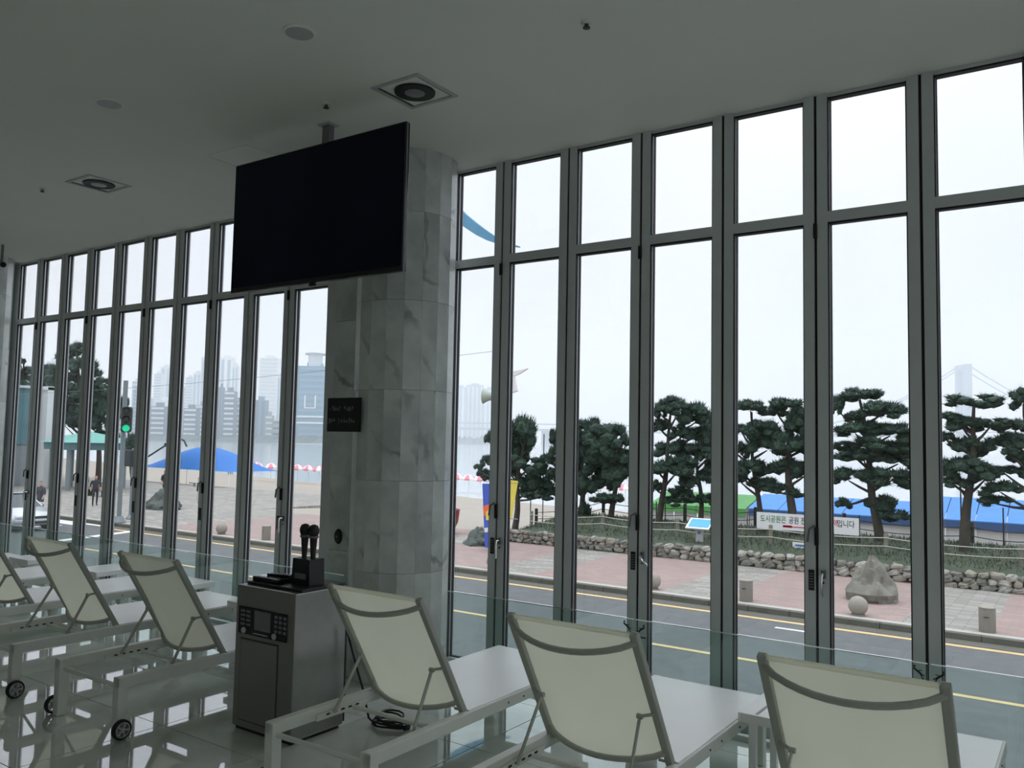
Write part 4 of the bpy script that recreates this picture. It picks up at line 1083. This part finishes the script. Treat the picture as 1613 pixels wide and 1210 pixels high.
MB().span(c0.x+xw*.27, c0.x+xw*.36, BY-.012, BY-.009, zb_+hgt*.17, zb_+hgt*.31).build('red_tab', MT['txtred'], bw0, world=True)

# ---- long beach tents behind the trees
def tent(name, label, pxs, Y, top, eave, base, roof, wall, dpt=5.0, bays=1):
    x0 = on_y(pxs[0], 800, Y).x; x1 = on_y(pxs[1], 800, Y).x
    xm = (pxs[0]+pxs[1])/2
    zt, ze = on_y(xm, top, Y+dpt/2).z, on_y(xm, eave, Y).z; zb = sandz((x0+x1)/2, Y)-.2
    t = T(name, label, 'tent', ((x0+x1)/2, Y, zb))
    for k in range(bays):
        a = x0+(x1-x0)*k/bays; c = x0+(x1-x0)*(k+1)/bays
        MB().prism([(Y-.2, ze-.05), (Y+dpt/2, zt), (Y+dpt+.2, ze-.05), (Y+dpt+.2, ze), (Y+dpt/2, zt+.06), (Y-.2, ze)], a+.02, c-.02, axis=0).build('roof_panel', roof, t, world=True)
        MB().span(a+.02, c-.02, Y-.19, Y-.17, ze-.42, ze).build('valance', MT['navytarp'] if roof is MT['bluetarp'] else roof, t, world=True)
        MB().span(a+.03, c-.03, Y, Y+.03, zb, ze-.02).build('wall_panel', wall, t, world=True)
        MB().prism([(Y, zb), (Y, ze), (Y+dpt/2, zt), (Y+dpt, ze), (Y+dpt, zb)], c-.05, c-.03, axis=0).build('gable', wall, t, world=True) if k == bays-1 else None
    for k in range(bays+1):
        x = x0+(x1-x0)*k/bays; MB().tube([(x, Y-.1, zb), (x, Y-.1, ze)], .03, 6).build('tent_pole', MT['lightgrey'], t, world=True)
    return t
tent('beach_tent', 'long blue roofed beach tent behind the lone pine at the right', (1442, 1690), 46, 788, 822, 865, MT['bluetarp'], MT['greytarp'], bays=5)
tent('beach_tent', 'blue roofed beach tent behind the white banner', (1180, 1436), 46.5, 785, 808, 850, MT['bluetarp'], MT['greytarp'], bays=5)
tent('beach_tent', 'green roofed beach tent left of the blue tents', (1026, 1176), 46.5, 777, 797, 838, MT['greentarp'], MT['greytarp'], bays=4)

# ---- pink and white beach umbrellas by the water
def umb_mesh():
    a, b = MB(), MB(); n = 8
    for k in range(n):
        t0, t1 = 2*math.pi*k/n, 2*math.pi*(k+1)/n; m = a if k % 2 == 0 else b
        rim = [(1.15*math.cos(t), 1.15*math.sin(t), 1.62) for t in (t0, t1)]; mid = [(.7*math.cos(t), .7*math.sin(t), 1.92) for t in (t0, t1)]
        val = [(1.16*math.cos(t), 1.16*math.sin(t), 1.45) for t in (t0, t1)]
        m.add([rim[0], rim[1], mid[1], mid[0], (0, 0, 2.08), val[0], val[1]], [(0, 1, 2, 3), (3, 2, 4), (5, 6, 1, 0)])
    return a.mesh('canopy_panel', MT['pinkcanvas']), b.mesh('canopy_panel', MT['whitecanvas'])
ua, ub = umb_mesh()
for m_ in (ua, ub):
    for v in m_.vertices: v.co.x *= .60; v.co.y *= .60; up0 = MB().tube([(0, 0, -.2), (0, 0, 2.12)], .03, 6).mesh('pole', MT['white'])
ui = 0
ulab = ['pink and white beach umbrella at the water edge, %s left of the column', 'pink and white beach umbrella seen between column and first mullion, %s', 'pink and white beach umbrella seen under the pines, %s']
oz = ['first', 'second', 'third', 'fourth', 'fifth', 'sixth', 'seventh', 'eighth']
for g, row in enumerate(([(404, 757, 80), (426, 759, 80), (447, 760, 79), (468, 761, 78), (485, 762, 77), (502, 763, 76)], [(720, 778, 66), (738, 779, 65), (756, 781, 64)], [(908, 795, 60), (926, 793, 60), (942, 795, 58), (966, 797, 57), (985, 797, 56)])):
    for k, (px, py, dep) in enumerate(row):
        q = at_depth(px, 750, dep); z = sandz(q.x, q.y)
        # stand on the sand where it lies below that pixel
        for it in range(4):
            q = on_z(px, py, z); z = sandz(q.x, q.y)
        t = T('beach_umbrella', ulab[g] % oz[k], 'umbrella', (q.x, q.y, z), R.uniform(0, 3), group='pink and white beach umbrellas')
        link('canopy_panel', ua, t); link('canopy_panel', ub, t); link('pole', up0, t)

# ---- bright blue canopy on the sand
Y0 = 40.0
def bpt(px, py): return on_y(px, py, Y0)
A, B_, Cc = bpt(222, 735), bpt(288, 707), bpt(368, 736)
gz = sandz(B_.x, Y0)
ct = T('blue_canopy', 'bright blue peaked canopy tent on the sand', 'tent', (B_.x, Y0, gz))
cm = MB(); hx = (Cc.x-A.x)/2; mx_ = (A.x+Cc.x)/2; ez = A.z; pk = B_.z
vs = []; n_ = 12
for j in range(n_+1):
    for i in range(n_+1):
        u_, v_ = i/n_*2-1, j/n_*2-1
        vs.append((mx_+u_*hx, Y0+2+v_*2.3, ez+(pk-ez)*1.12*(1-abs(u_)**1.6)*(1-abs(v_)**2.5)))
fs = []
for j in range(n_):
    for i in range(n_): a = j*(n_+1)+i; fs.append((a, a+1, a+n_+2, a+n_+1))
cm.add(vs, fs).build('canopy', MT['brightblue'], ct, world=True, smooth=True)
for sx_ in (-1, 1):
    for sy_ in (-1, 1): MB().tube([(mx_+sx_*hx*.97, Y0+2+sy_*2.2, sandz(mx_, Y0)-.3), (mx_+sx_*hx*.97, Y0+2+sy_*2.2, ez)], .03, 6).build('leg', MT['white'], ct, world=True)

# ---- green roofed pavilion
PYv = 31.5
pl = on_y(136, 790, PYv)
pv_ = T('pavilion', 'open pavilion with a teal roof under the tall pine', 'pavilion', (pl.x, PYv, PZ-.1))
def pz(py): return on_y(136, py, PYv).z-(PZ-.1)
hwid = abs(on_y(176, 700, PYv).x-pl.x)
MB().lathe([(hwid*1.05, pz(696)), (hwid*1.08, pz(697)), (hwid*.5, pz(686)), (.25, pz(681)), (.05, pz(679))], n=6).build('roof', MT['teal'], pv_)
MB().lathe([(hwid*.98, pz(708)), (hwid*1.0, pz(696.5))], n=6).build('fascia', MT['tealdark'], pv_)
for k in range(6):
    a = k*math.pi/3; MB().tube([(hwid*.8*math.cos(a), hwid*.8*math.sin(a), 0), (hwid*.8*math.cos(a), hwid*.8*math.sin(a), pz(707))], .17, 8).build('column', MT['poleGrey'], pv_)
MB().lathe([(hwid*1.1, -.1), (hwid*1.1, .12)], n=6).build('platform', MT['greypave'], pv_)
bench = on_y(152, 800, 28.2)
be = T('park_bench', 'grey timber bench in front of the pavilion', 'bench', (bench.x, 28.2, PZ-.02))
for k in range(3): MB().box((0, -.15+.15*k, .44), (1.7, .12, .04)).build('seat_slat', MT['timber'], be)
for k in range(2): MB().box((0, .26, .62+.16*k), (1.7, .04, .12)).build('back_slat', MT['timber'], be)
for s_ in (-1, 1): MB().box((s_*.75, .05, .21), (.08, .42, .42)).build('leg', MT['darkpost'], be)

# ---- traffic light and neighbouring poles
tr = on_z(187, 824, PZ)
tl_ = T('traffic_light', 'traffic light showing green on a grey roadside pole', 'traffic light', (tr.x, tr.y, PZ))
def trz(py): return on_y(190, py, tr.y).z-PZ
MB().tube([(0, 0, -.05), (0, 0, trz(600))], .10, 10).build('pole', MT['poleGrey'], tl_, smooth=True)
MB().lathe([(.28, 0), (.28, .06), (.16, .3)], n=12).build('base', MT['poleGrey'], tl_)
hx_ = on_y(203, 660, tr.y).x-tr.x
yawc = math.atan2(tr.x, -tr.y)
hz0, hz1 = trz(681), trz(641)
hm = Matrix.Rotation(.95, 3, 'Z') @ Matrix.Identity(3)
def face(v): return Vector((hx_, -.1, 0))+hm @ Vector(v)
hb_ = MB().box(face((0, 0, (hz0+hz1)/2)), (.46, .26, hz1-hz0), hm, b=.12); hb_.build('housing', MT['signal'], tl_)
for k in range(3):
    z_ = hz0+(hz1-hz0)*(.16+.34*k)
    MB().lathe([(.15, 0), (.15, .02), (.10, .05), (.01, .06)], face((0, -.13, z_)), 18, hm @ Matrix.Rotation(math.pi/2, 3, 'X')).build('lens', MT['greenlens' if k == 0 else 'darklens'], tl_)
    vz = MB(); 
    for q in range(7):
        t0 = math.pi*q/7; t1 = math.pi*(q+1)/7
        c_ = [face((.17*math.cos(t), d, z_+.17*math.sin(t))) for t in (t0, t1) for d in (-.13, -.34)]
        vz.add([c_[0], c_[1], c_[3], c_[2]], [(0, 1, 2, 3)])
    vz.build('visor', MT['signal'], tl_)
MB().bar((0, 0, hz1-.1), (hx_, -.1, hz1-.1), .06, .06).build('arm', MT['poleGrey'], tl_)
s2 = on_z(206, 818, PZ)
t2_ = T('pedestrian_signal', 'dark pedestrian signal box on a thinner pole right of the traffic light', 'traffic light', (s2.x, s2.y, PZ))
zq = on_y(203, 706, s2.y).z-PZ
MB().tube([(0, 0, -.05), (0, 0, zq)], .10, 10).build('pole', MT['poleGrey'], t2_, smooth=True)
MB().box((-.1, -.12, zq-.45), (.55, .3, .75), b=.05).build('signal_box', MT['signal'], t2_)
MB().lathe([(.22, 0), (.22, .05), (.12, .2)], n=12).build('base', MT['poleGrey'], t2_)

# ---- hooked lamp arm beyond the traffic light
HY = 30.5
hp0 = on_y(226, 735, HY)
hl = T('hooked_lamp', 'dark hooked lamp arm rising beside the blue canopy', 'lamp post', (hp0.x, HY, sandz(hp0.x, HY)))
MB().tube([(hp0.x, HY, sandz(hp0.x, HY)-.2), on_y(226, 724, HY)], .07, 8).build('pole', MT['signal'], hl, world=True)
MB().tube([on_y(226, 724, HY), on_y(262, 701, HY), on_y(276, 693, HY), on_y(284, 691.5, HY), on_y(290, 694, HY), on_y(294, 703, HY)], .055, 8).build('hook', MT['signal'], hl, world=True, smooth=True)
MB().box(on_y(262, 701, HY), (.22, .2, .24), b=.05).build('joint', MT['signal'], hl, world=True)
# thin sign stand on the sand
SY = 29.6
ss = on_y(311, 800, SY)
st_ = T('sign_stand', 'thin pale post with a small cross arm on the sand', 'sign post', (ss.x, SY, PZ-.02))
MB().tube([(0, 0, -.1), (0, 0, on_y(311, 751, SY).z-PZ)], .05, 8).build('post', MT['lightgrey'], st_)
MB().box((-.45, 0, on_y(311, 761, SY).z-PZ), (.85, .05, .05)).build('cross_arm', MT['grey'], st_)
MB().box((-.40, 0, on_y(311, 764, SY).z-PZ), (.12, .06, .16)).build('shower_head', MT['grey'], st_)
# yellow post by the crossing
yp = on_z(91, 833, PZ)
y_ = T('yellow_bollard', 'slim yellow post by the zebra crossing', 'bollard', (yp.x, max(yp.y, 21.2), PZ))
MB().lathe([(.07, 0), (.07, .75), (.03, .80)], n=12).build('post', MT['yellowpost'], y_, smooth=True)
MB().lathe([(.075, .5), (.075, .6)], n=12).build('band', MT['bannerwhite'], y_)

# ---- roadside building at the far left
BYd = 26.0
q1 = on_y(51, 700, BYd+4); q0 = q1+Vector((-9, 0, 0))
bd_ = T('roadside_building', 'low grey building with a white corner pillar at the far left', 'building', ((q0.x+q1.x)/2, BYd+3, PZ))
zt = on_y(40, 612, BYd+3.5).z; zm = on_y(40, 700, BYd+3.5).z
MB().span(q0.x, q1.x, BYd, BYd+4, PZ, zm).build('lower_wall', MT['b_low'], bd_, world=True)
MB().span(q0.x-.1, q1.x+.1, BYd-.1, BYd+4.05, zm, zt).build('upper_wall', MT['tealdark'], bd_, world=True)
MB().span(q0.x-.2, q1.x+.3, BYd-.2, BYd+4.1, zt, zt+.18).build('roof_edge', MT['b_pale'], bd_, world=True)
pr0, pr1 = on_y(61, 700, BYd+4.2), on_y(71, 700, BYd+4.2)
MB().span(pr0.x, pr1.x, BYd+4.2, BYd+4.7, PZ, on_y(66, 609, BYd+4.2).z).build('white_pillar', MT['b_white'], bd_, world=True)
MB().span(q1.x-1.5, pr1.x, BYd+4.1, BYd+4.8, zt-.1, zt+.1).build('canopy', MT['b_white'], bd_, world=True)
MB().span(q1.x+.2, q1.x+.7, BYd+.4, BYd+2.4, PZ, PZ+.6).build('planter', MT['kerb'], bd_, world=True)

# ---- car waiting at the crossing
def car(label, nose, y, mat):
    c = T('car', label, 'car', (nose, y, GZ))
    prof = [(0, .30), (.02, .55), (-.08, .68), (-.9, .84), (-1.25, .90), (-1.95, 1.36), (-2.3, 1.44), (-3.2, 1.42), (-3.75, 1.12), (-4.25, 1.02), (-4.4, .85), (-4.42, .45), (-4.3, .28), (-.12, .22)]
    def body(poly, w0, w1, zmid): pass
    low = [(0, .30), (.02, .55), (-.08, .68), (-.9, .84), (-1.25, .90), (-3.8, .96), (-4.25, .98), (-4.4, .85), (-4.42, .45), (-4.3, .26), (-.15, .22)]
    m = MB().prism(low, -.88, .88, axis=1)
    bm = bmesh.new(); me = m.mesh('body', mat); bm.from_mesh(me); bmesh.ops.bevel(bm, geom=bm.edges[:], offset=.07, segments=2, affect='EDGES'); bm.to_mesh(me); bm.free()
    me.polygons.foreach_set('use_smooth', [True]*len(me.polygons)); link('body', me, c)
    cab_ = MB(); A_ = [(-1.2, .88), (-2.0, 1.36), (-2.35, 1.43), (-3.15, 1.41), (-3.95, .95)]
    vs = [(x, s_*(.80 if z < 1 else .62), z) for s_ in (-1, 1) for x, z in A_]; k = len(A_)
    cab_.add(vs, [tuple(range(k)), tuple(range(k, 2*k))[::-1]]+[(i, i+1, k+i+1, k+i) for i in range(k-1)]).build('cabin_glass', MT['carglass'], c)
    rf_ = MB().box((-2.6, 0, 1.425), (.95, 1.22, .035), b=.015); rf_.build('roof', mat, c)
    for s_ in (-1, 1):
        pl_ = MB(); pl_.bar((-1.22, s_*.80, .90), (-2.05, s_*.625, 1.40), .05, .05); pl_.bar((-3.12, s_*.625, 1.40), (-3.92, s_*.80, .96), .09, .05)
        pl_.build('pillar', mat, c)
        MB().box((-.06, s_*.62, .60), (.22, .36, .12), b=.04).build('headlight', MT['glasslamp'], c)
        MB().box((-1.55, s_*.95, .98), (.14, .16, .11), b=.03).build('mirror', mat, c)
        for x in (-.85, -3.5):
            w = MB().lathe([(.20, -.1), (.31, -.1), (.33, 0), (.31, .1), (.20, .1)], (x, s_*.80, .33), 22, Matrix.Rotation(math.pi/2, 3, 'X')).build('wheel', MT['tyre'], c, smooth=True)
            MB().lathe([(.02, -.11), (.20, -.105), (.20, .105), (.02, .11)], (x, s_*.80, .33), 18, Matrix.Rotation(math.pi/2, 3, 'X')).build('rim', MT['hub'], w)
    MB().box((.012, 0, .56), (.03, .85, .10), b=.01).build('grille', MT['blackmatte'], c)
    MB().box((.005, 0, .36), (.04, 1.1, .09), b=.01).build('bumper_intake', MT['blackmatte'], c)
MT['glasslamp'] = pbr('headlight_glass', (.75, .78, .80), .1, .2)
car('silver white car stopped at the crossing, cut by the left edge', on_y(56, 840, 17.3).x, 17.3, MT['carwhite'])

# ---- overhead wire along the street
wy = 20.9
w0, w1 = on_y(150, 616, wy), on_y(789, 552, LY)
o = MB().tube(catenary(w0+Vector((-20, 0, 0)), w1, .4, 16), .009, 5).build('overhead_wire', MT['poleGrey']); tag(o, 'thin grey overhead wire running to the lamp post', 'wire')

# ---- people on the beach
def person(label, px, py, hgt, heading, top, legs, stride=.12):
    z = PZ
    q = on_z(px, py, z)
    for it in range(5):
        z = sandz(q.x, q.y) if q.y > 29.3 else PZ; q = on_z(px, py, z)
    t = T('person', label, 'person', (q.x, q.y, z), heading)
    k = hgt/1.72
    J = {'pel': (0, 0, .92), 'ch': (0, .01, 1.22), 'nk': (0, .01, 1.46), 'hd': (0, -.01, 1.60), 'ht': (0, 0, 1.70),
         'lh': (-.10, 0, .88), 'lk': (-.11, -stride*.6, .50), 'la': (-.11, -stride*.2, .09), 'lt': (-.12, -stride*.2-.16, .03),
         'rh': (.10, 0, .88), 'rk': (.11, stride*.3, .50), 'ra': (.11, stride*1.4, .11), 'rt': (.12, stride*1.4-.15, .03),
         'ls': (-.19, .01, 1.40), 'le': (-.25, .05, 1.13), 'lw': (-.24, -.06, .90), 'lf': (-.24, -.09, .80),
         'rs': (.19, .01, 1.40), 're': (.25, .03, 1.13), 'rw': (.25, -.10, .92), 'rf': (.25, -.14, .83)}
    rad = {'pel': .145, 'ch': .15, 'nk': .055, 'hd': .095, 'ht': .07, 'lh': .09, 'lk': .06, 'la': .042, 'lt': .035, 'rh': .09, 'rk': .06, 'ra': .042, 'rt': .035,
           'ls': .06, 'le': .045, 'lw': .032, 'lf': .03, 'rs': .06, 're': .045, 'rw': .032, 'rf': .03}
    E = [('pel', 'ch'), ('ch', 'nk'), ('nk', 'hd'), ('hd', 'ht'), ('pel', 'lh'), ('lh', 'lk'), ('lk', 'la'), ('la', 'lt'), ('pel', 'rh'), ('rh', 'rk'), ('rk', 'ra'), ('ra', 'rt'),
         ('ch', 'ls'), ('ls', 'le'), ('le', 'lw'), ('lw', 'lf'), ('ch', 'rs'), ('rs', 're'), ('re', 'rw'), ('rw', 'rf')]
    nm = list(J); me = bpy.data.meshes.new('body'); me.from_pydata([Vector(J[n])*k for n in nm], [(nm.index(a), nm.index(b)) for a, b in E], [])
    o = link('body', me, t); md = o.modifiers.new('skin', 'SKIN'); sv = me.skin_vertices[0].data
    for i, n in enumerate(nm): sv[i].radius = (rad[n]*k, rad[n]*k); sv[i].use_root = (n == 'pel')
    ss_ = o.modifiers.new('sub', 'SUBSURF'); ss_.levels = 1; ss_.render_levels = 1
    dg = bpy.context.evaluated_depsgraph_get(); m2 = bpy.data.meshes.new_from_object(o.evaluated_get(dg)); o.modifiers.clear(); o.data = m2; m2.name = 'body'
    m2.materials.clear()
    for mt in (top, legs, MT['skin'], MT['black']): m2.materials.append(mt)
    for p in m2.polygons:
        c = p.center/k; p.use_smooth = True
        if c.z > 1.47: p.material_index = 3 if (c.z > 1.63 or c.y > .03) else 2
        elif c.z < .10: p.material_index = 3
        elif c.z < .95 and abs(c.x) < .19: p.material_index = 1
        elif abs(c.x) > .19 and c.z < 1.05: p.material_index = 2
        else: p.material_index = 0
person('person in dark clothes standing at the water edge, left of a pair', 361, 748, 1.68, .4, MT['cloth1'], MT['cloth1'])
person('person in navy top standing at the water edge, right of a pair', 366, 745, 1.75, 2.2, MT['cloth2'], MT['cloth1'])
person('person in dark clothes walking on the sand near the flat rock', 258, 783, 1.7, 1.9, MT['cloth1'], MT['cloth1'])
person('person in dark clothes on the plaza near the white pillar', 62, 814, 1.65, .3, MT['cloth1'], MT['cloth1'])
person('person in dark clothes walking below the pavilion', 149, 797, 1.65, 1.2, MT['cloth1'], MT['cloth1'])

# ================================================================== FAR SHORE
LZ = SZ+1.2
def tower(label, px0, px1, py, dep, mat, win='b_win', fl_=3.6, style='bands', depth=None, extra=None, base_py=None):
    a, c = at_depth(px0, 692, dep), at_depth(px1, 692, dep)
    w = (c-a).length; mid = (a+c)/2; zt = at_depth((px0+px1)/2, py, dep).z
    ang = math.atan2(_r0.y, _r0.x)
    d = depth or w*.8
    t = T('far_building', label, 'building', (mid.x, mid.y, LZ-1.5), ang, group='hazy buildings across the bay')
    h = zt-(LZ-1.5)
    MB().span(-w/2, w/2, 0, d, 0, h).build('wall', MT[mat], t)
    n = max(2, int(h/fl_)); 
    if style == 'bands':
        bm_ = MB().box((0, 0, 0), (w*.86, .5, fl_*.42)).mesh('window_band', MT[win])
        for k in range(n): link('window_band', bm_, t, (0, -.1, (k+.6)*h/n))
    elif style == 'cols':
        cc = max(2, int(w/7)); bm_ = MB().box((0, 0, 0), (w/cc*.45, .5, h*.94)).mesh('window_column', MT[win])
        for k in range(cc): link('window_column', bm_, t, (-w/2+w*(k+.5)/cc, -.1, h*.5))
    MB().span(-w*.25, w*.22, d*.3, d*.7, h, h+3).build('roof_plant', MT[mat], t)
    return t, w, h, d
D1, D2, D3 = 640, 800, 1050
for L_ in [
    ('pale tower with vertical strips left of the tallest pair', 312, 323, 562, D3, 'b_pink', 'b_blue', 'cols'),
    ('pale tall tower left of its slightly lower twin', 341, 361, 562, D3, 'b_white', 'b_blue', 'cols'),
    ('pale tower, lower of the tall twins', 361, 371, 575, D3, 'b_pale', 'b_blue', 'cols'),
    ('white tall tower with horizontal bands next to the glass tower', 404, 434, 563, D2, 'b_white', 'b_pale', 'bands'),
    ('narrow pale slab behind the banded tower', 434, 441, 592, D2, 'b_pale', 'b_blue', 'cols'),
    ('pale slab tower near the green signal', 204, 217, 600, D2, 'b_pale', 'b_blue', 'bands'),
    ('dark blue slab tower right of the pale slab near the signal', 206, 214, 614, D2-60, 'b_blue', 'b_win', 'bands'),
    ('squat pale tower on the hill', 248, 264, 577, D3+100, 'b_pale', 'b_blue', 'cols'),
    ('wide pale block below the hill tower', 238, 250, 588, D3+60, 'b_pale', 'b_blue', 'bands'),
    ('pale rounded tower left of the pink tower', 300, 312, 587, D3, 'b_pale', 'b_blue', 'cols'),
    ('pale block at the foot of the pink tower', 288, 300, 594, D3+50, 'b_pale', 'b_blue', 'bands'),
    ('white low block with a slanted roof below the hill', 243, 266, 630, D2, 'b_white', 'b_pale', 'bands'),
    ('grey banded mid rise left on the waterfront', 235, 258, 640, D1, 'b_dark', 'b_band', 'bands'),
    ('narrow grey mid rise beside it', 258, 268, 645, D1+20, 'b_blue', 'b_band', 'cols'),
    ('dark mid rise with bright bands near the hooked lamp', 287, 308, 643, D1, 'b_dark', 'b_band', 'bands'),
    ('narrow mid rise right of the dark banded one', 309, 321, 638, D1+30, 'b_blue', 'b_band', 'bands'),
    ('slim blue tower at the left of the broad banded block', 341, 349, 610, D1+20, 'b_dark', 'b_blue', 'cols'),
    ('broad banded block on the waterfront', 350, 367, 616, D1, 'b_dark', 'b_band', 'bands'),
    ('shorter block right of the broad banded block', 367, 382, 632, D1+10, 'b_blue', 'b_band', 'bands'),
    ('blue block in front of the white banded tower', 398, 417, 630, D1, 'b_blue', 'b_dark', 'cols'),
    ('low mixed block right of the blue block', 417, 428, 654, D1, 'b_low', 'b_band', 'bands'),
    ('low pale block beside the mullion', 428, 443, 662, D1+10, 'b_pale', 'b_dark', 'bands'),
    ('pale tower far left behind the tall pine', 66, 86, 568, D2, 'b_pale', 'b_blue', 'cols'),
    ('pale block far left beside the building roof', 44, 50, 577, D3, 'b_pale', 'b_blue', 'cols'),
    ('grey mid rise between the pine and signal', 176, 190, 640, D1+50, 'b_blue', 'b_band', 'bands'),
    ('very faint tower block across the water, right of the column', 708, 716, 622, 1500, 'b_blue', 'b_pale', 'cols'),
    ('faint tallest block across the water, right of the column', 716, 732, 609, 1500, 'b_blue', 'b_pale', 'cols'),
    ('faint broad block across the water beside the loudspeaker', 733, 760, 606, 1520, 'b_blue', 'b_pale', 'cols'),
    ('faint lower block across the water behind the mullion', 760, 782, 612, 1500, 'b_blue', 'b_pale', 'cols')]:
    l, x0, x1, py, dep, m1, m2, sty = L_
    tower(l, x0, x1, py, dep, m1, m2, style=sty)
# glass tower with a ringed top
t, w, h, d = tower('blue glass tower with an octagonal top and flat disc', 465, 513, 576, D1-20, 'b_glass', 'b_blue', fl_=4.2)
MB().lathe([(w*.24, 0), (w*.24, 9)], (0, d*.4, h), 8).build('crown', MT['b_pale'], t)
MB().lathe([(w*.34, 9), (w*.34, 10), (w*.2, 10.5)], (0, d*.4, h), 20).build('disc', MT['b_low'], t)
for zf in (.34, .26): MB().span(-w/2-.3, w/2+.3, -1.2, 0, h*zf, h*zf+1.2).build('ledge', MT['b_white'], t)
fr = MB()
for sx_ in (-.22, .12): fr.span(w*sx_-.5, w*sx_+.5, -.9, -.2, h*.46, h*.62)
fr.span(w*-.22, w*.12, -.9, -.2, h*.455, h*.47); fr.build('frame_motif', MT['b_white'], t)
# shoreline, hills
def ridge(name, label, pts, dep, mat, depth, base=None):
    P_ = [at_depth(x, y, dep) for x, y in pts]; m = MB(); vs = []
    zb = SZ-.2; back = Vector((_f.x, _f.y, 0)).normalized()*depth
    for p in P_: vs += [Vector((p.x, p.y, zb)), p+back*.35, Vector((p.x, p.y, zb))+back]
    fs = []
    for k in range(len(P_)-1):
        a = 3*k; fs += [(a, a+3, a+4, a+1), (a+1, a+4, a+5, a+2), (a, a+2, a+5, a+3)]
    fs += [(0, 1, 2), (3*len(P_)-3, 3*len(P_)-1, 3*len(P_)-2)]
    o = m.add(vs, fs).build(name, mat); tag(o, label, kind='structure'); return o
rr = random.Random(21)
def bumpy(x0, x1, y, amp, step): return [(x0+i*step, y-amp*rr.random()) for i in range(int((x1-x0)/step)+1)]
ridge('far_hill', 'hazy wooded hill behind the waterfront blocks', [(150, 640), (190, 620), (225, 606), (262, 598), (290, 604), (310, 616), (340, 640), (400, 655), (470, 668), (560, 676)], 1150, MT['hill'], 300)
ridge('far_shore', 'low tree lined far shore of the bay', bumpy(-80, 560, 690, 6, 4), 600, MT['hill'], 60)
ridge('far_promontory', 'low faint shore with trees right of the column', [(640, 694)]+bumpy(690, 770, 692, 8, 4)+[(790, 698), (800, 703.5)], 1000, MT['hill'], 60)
ridge('quay', 'grey quay wall along the far shore', [(x, 697.5+.002*x) for x in range(-80, 560, 40)], 585, MT['b_low'], 14)

# suspension bridge over the bay
bt_ = at_depth(1517, 575, 1100)
dirb = Vector((_r0.x, _r0.y, 0)).normalized(); dirb = (dirb+Vector((_f.x, _f.y, 0)).normalized()*-.10).normalized()
br = T('suspension_bridge', 'hazy suspension bridge across the bay with one pale tower', 'bridge', (bt_.x, bt_.y, SZ))
dz = at_depth(1517, 690, 1100).z
hgt_t = bt_.z-SZ; deck = dz-SZ
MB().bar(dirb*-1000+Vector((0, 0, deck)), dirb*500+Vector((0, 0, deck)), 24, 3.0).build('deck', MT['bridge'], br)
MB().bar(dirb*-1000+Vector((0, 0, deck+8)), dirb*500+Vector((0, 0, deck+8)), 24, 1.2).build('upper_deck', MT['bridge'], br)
side = Vector((-dirb.y, dirb.x, 0))
for s_ in (-1, 1):
    MB().bar(side*(s_*12), side*(s_*12)+Vector((0, 0, hgt_t)), 7, 9, up=dirb).build('tower_leg', MT['bridge'], br)
    for k in (-1, 1):
        pts = [side*(s_*12)+dirb*(k*x)+Vector((0, 0, deck+6+(hgt_t-deck-6)*(1-x/250.0)**2)) for x in range(0, 251, 25)]
        MB().tube(pts, .9, 5).build('cable', MT['bridge'], br)
MB().bar(side*-12+Vector((0, 0, hgt_t-4)), side*12+Vector((0, 0, hgt_t-4)), 6, 8).build('tower_beam', MT['bridge'], br)
for k in range(-14, 8):
    if k in (0, 1, -1, -2, 2): continue
    MB().bar(dirb*(k*68)+Vector((0, 0, 0)), dirb*(k*68)+Vector((0, 0, deck)), 6, 16, up=dirb).build('pier', MT['bridge'], br)

# sea haze filling the air over the bay
hzm = bpy.data.materials.new('sea_haze'); hzm.use_nodes = True; t = hzm.node_tree; t.nodes.clear()
ho = t.nodes.new('ShaderNodeOutputMaterial'); vs_ = t.nodes.new('ShaderNodeVolumeScatter')
vs_.inputs['Color'].default_value = (.965, .985, 1.0, 1); vs_.inputs['Density'].default_value = .0009; vs_.inputs['Anisotropy'].default_value = .5
t.links.new(vs_.outputs[0], ho.inputs['Volume'])
hz_ = MB().span(-2600, 2600, 120, 1700, SZ-.2, 190).build('haze', hzm); tag(hz_, 'pale sea haze hanging over the bay', 'haze', kind='stuff')
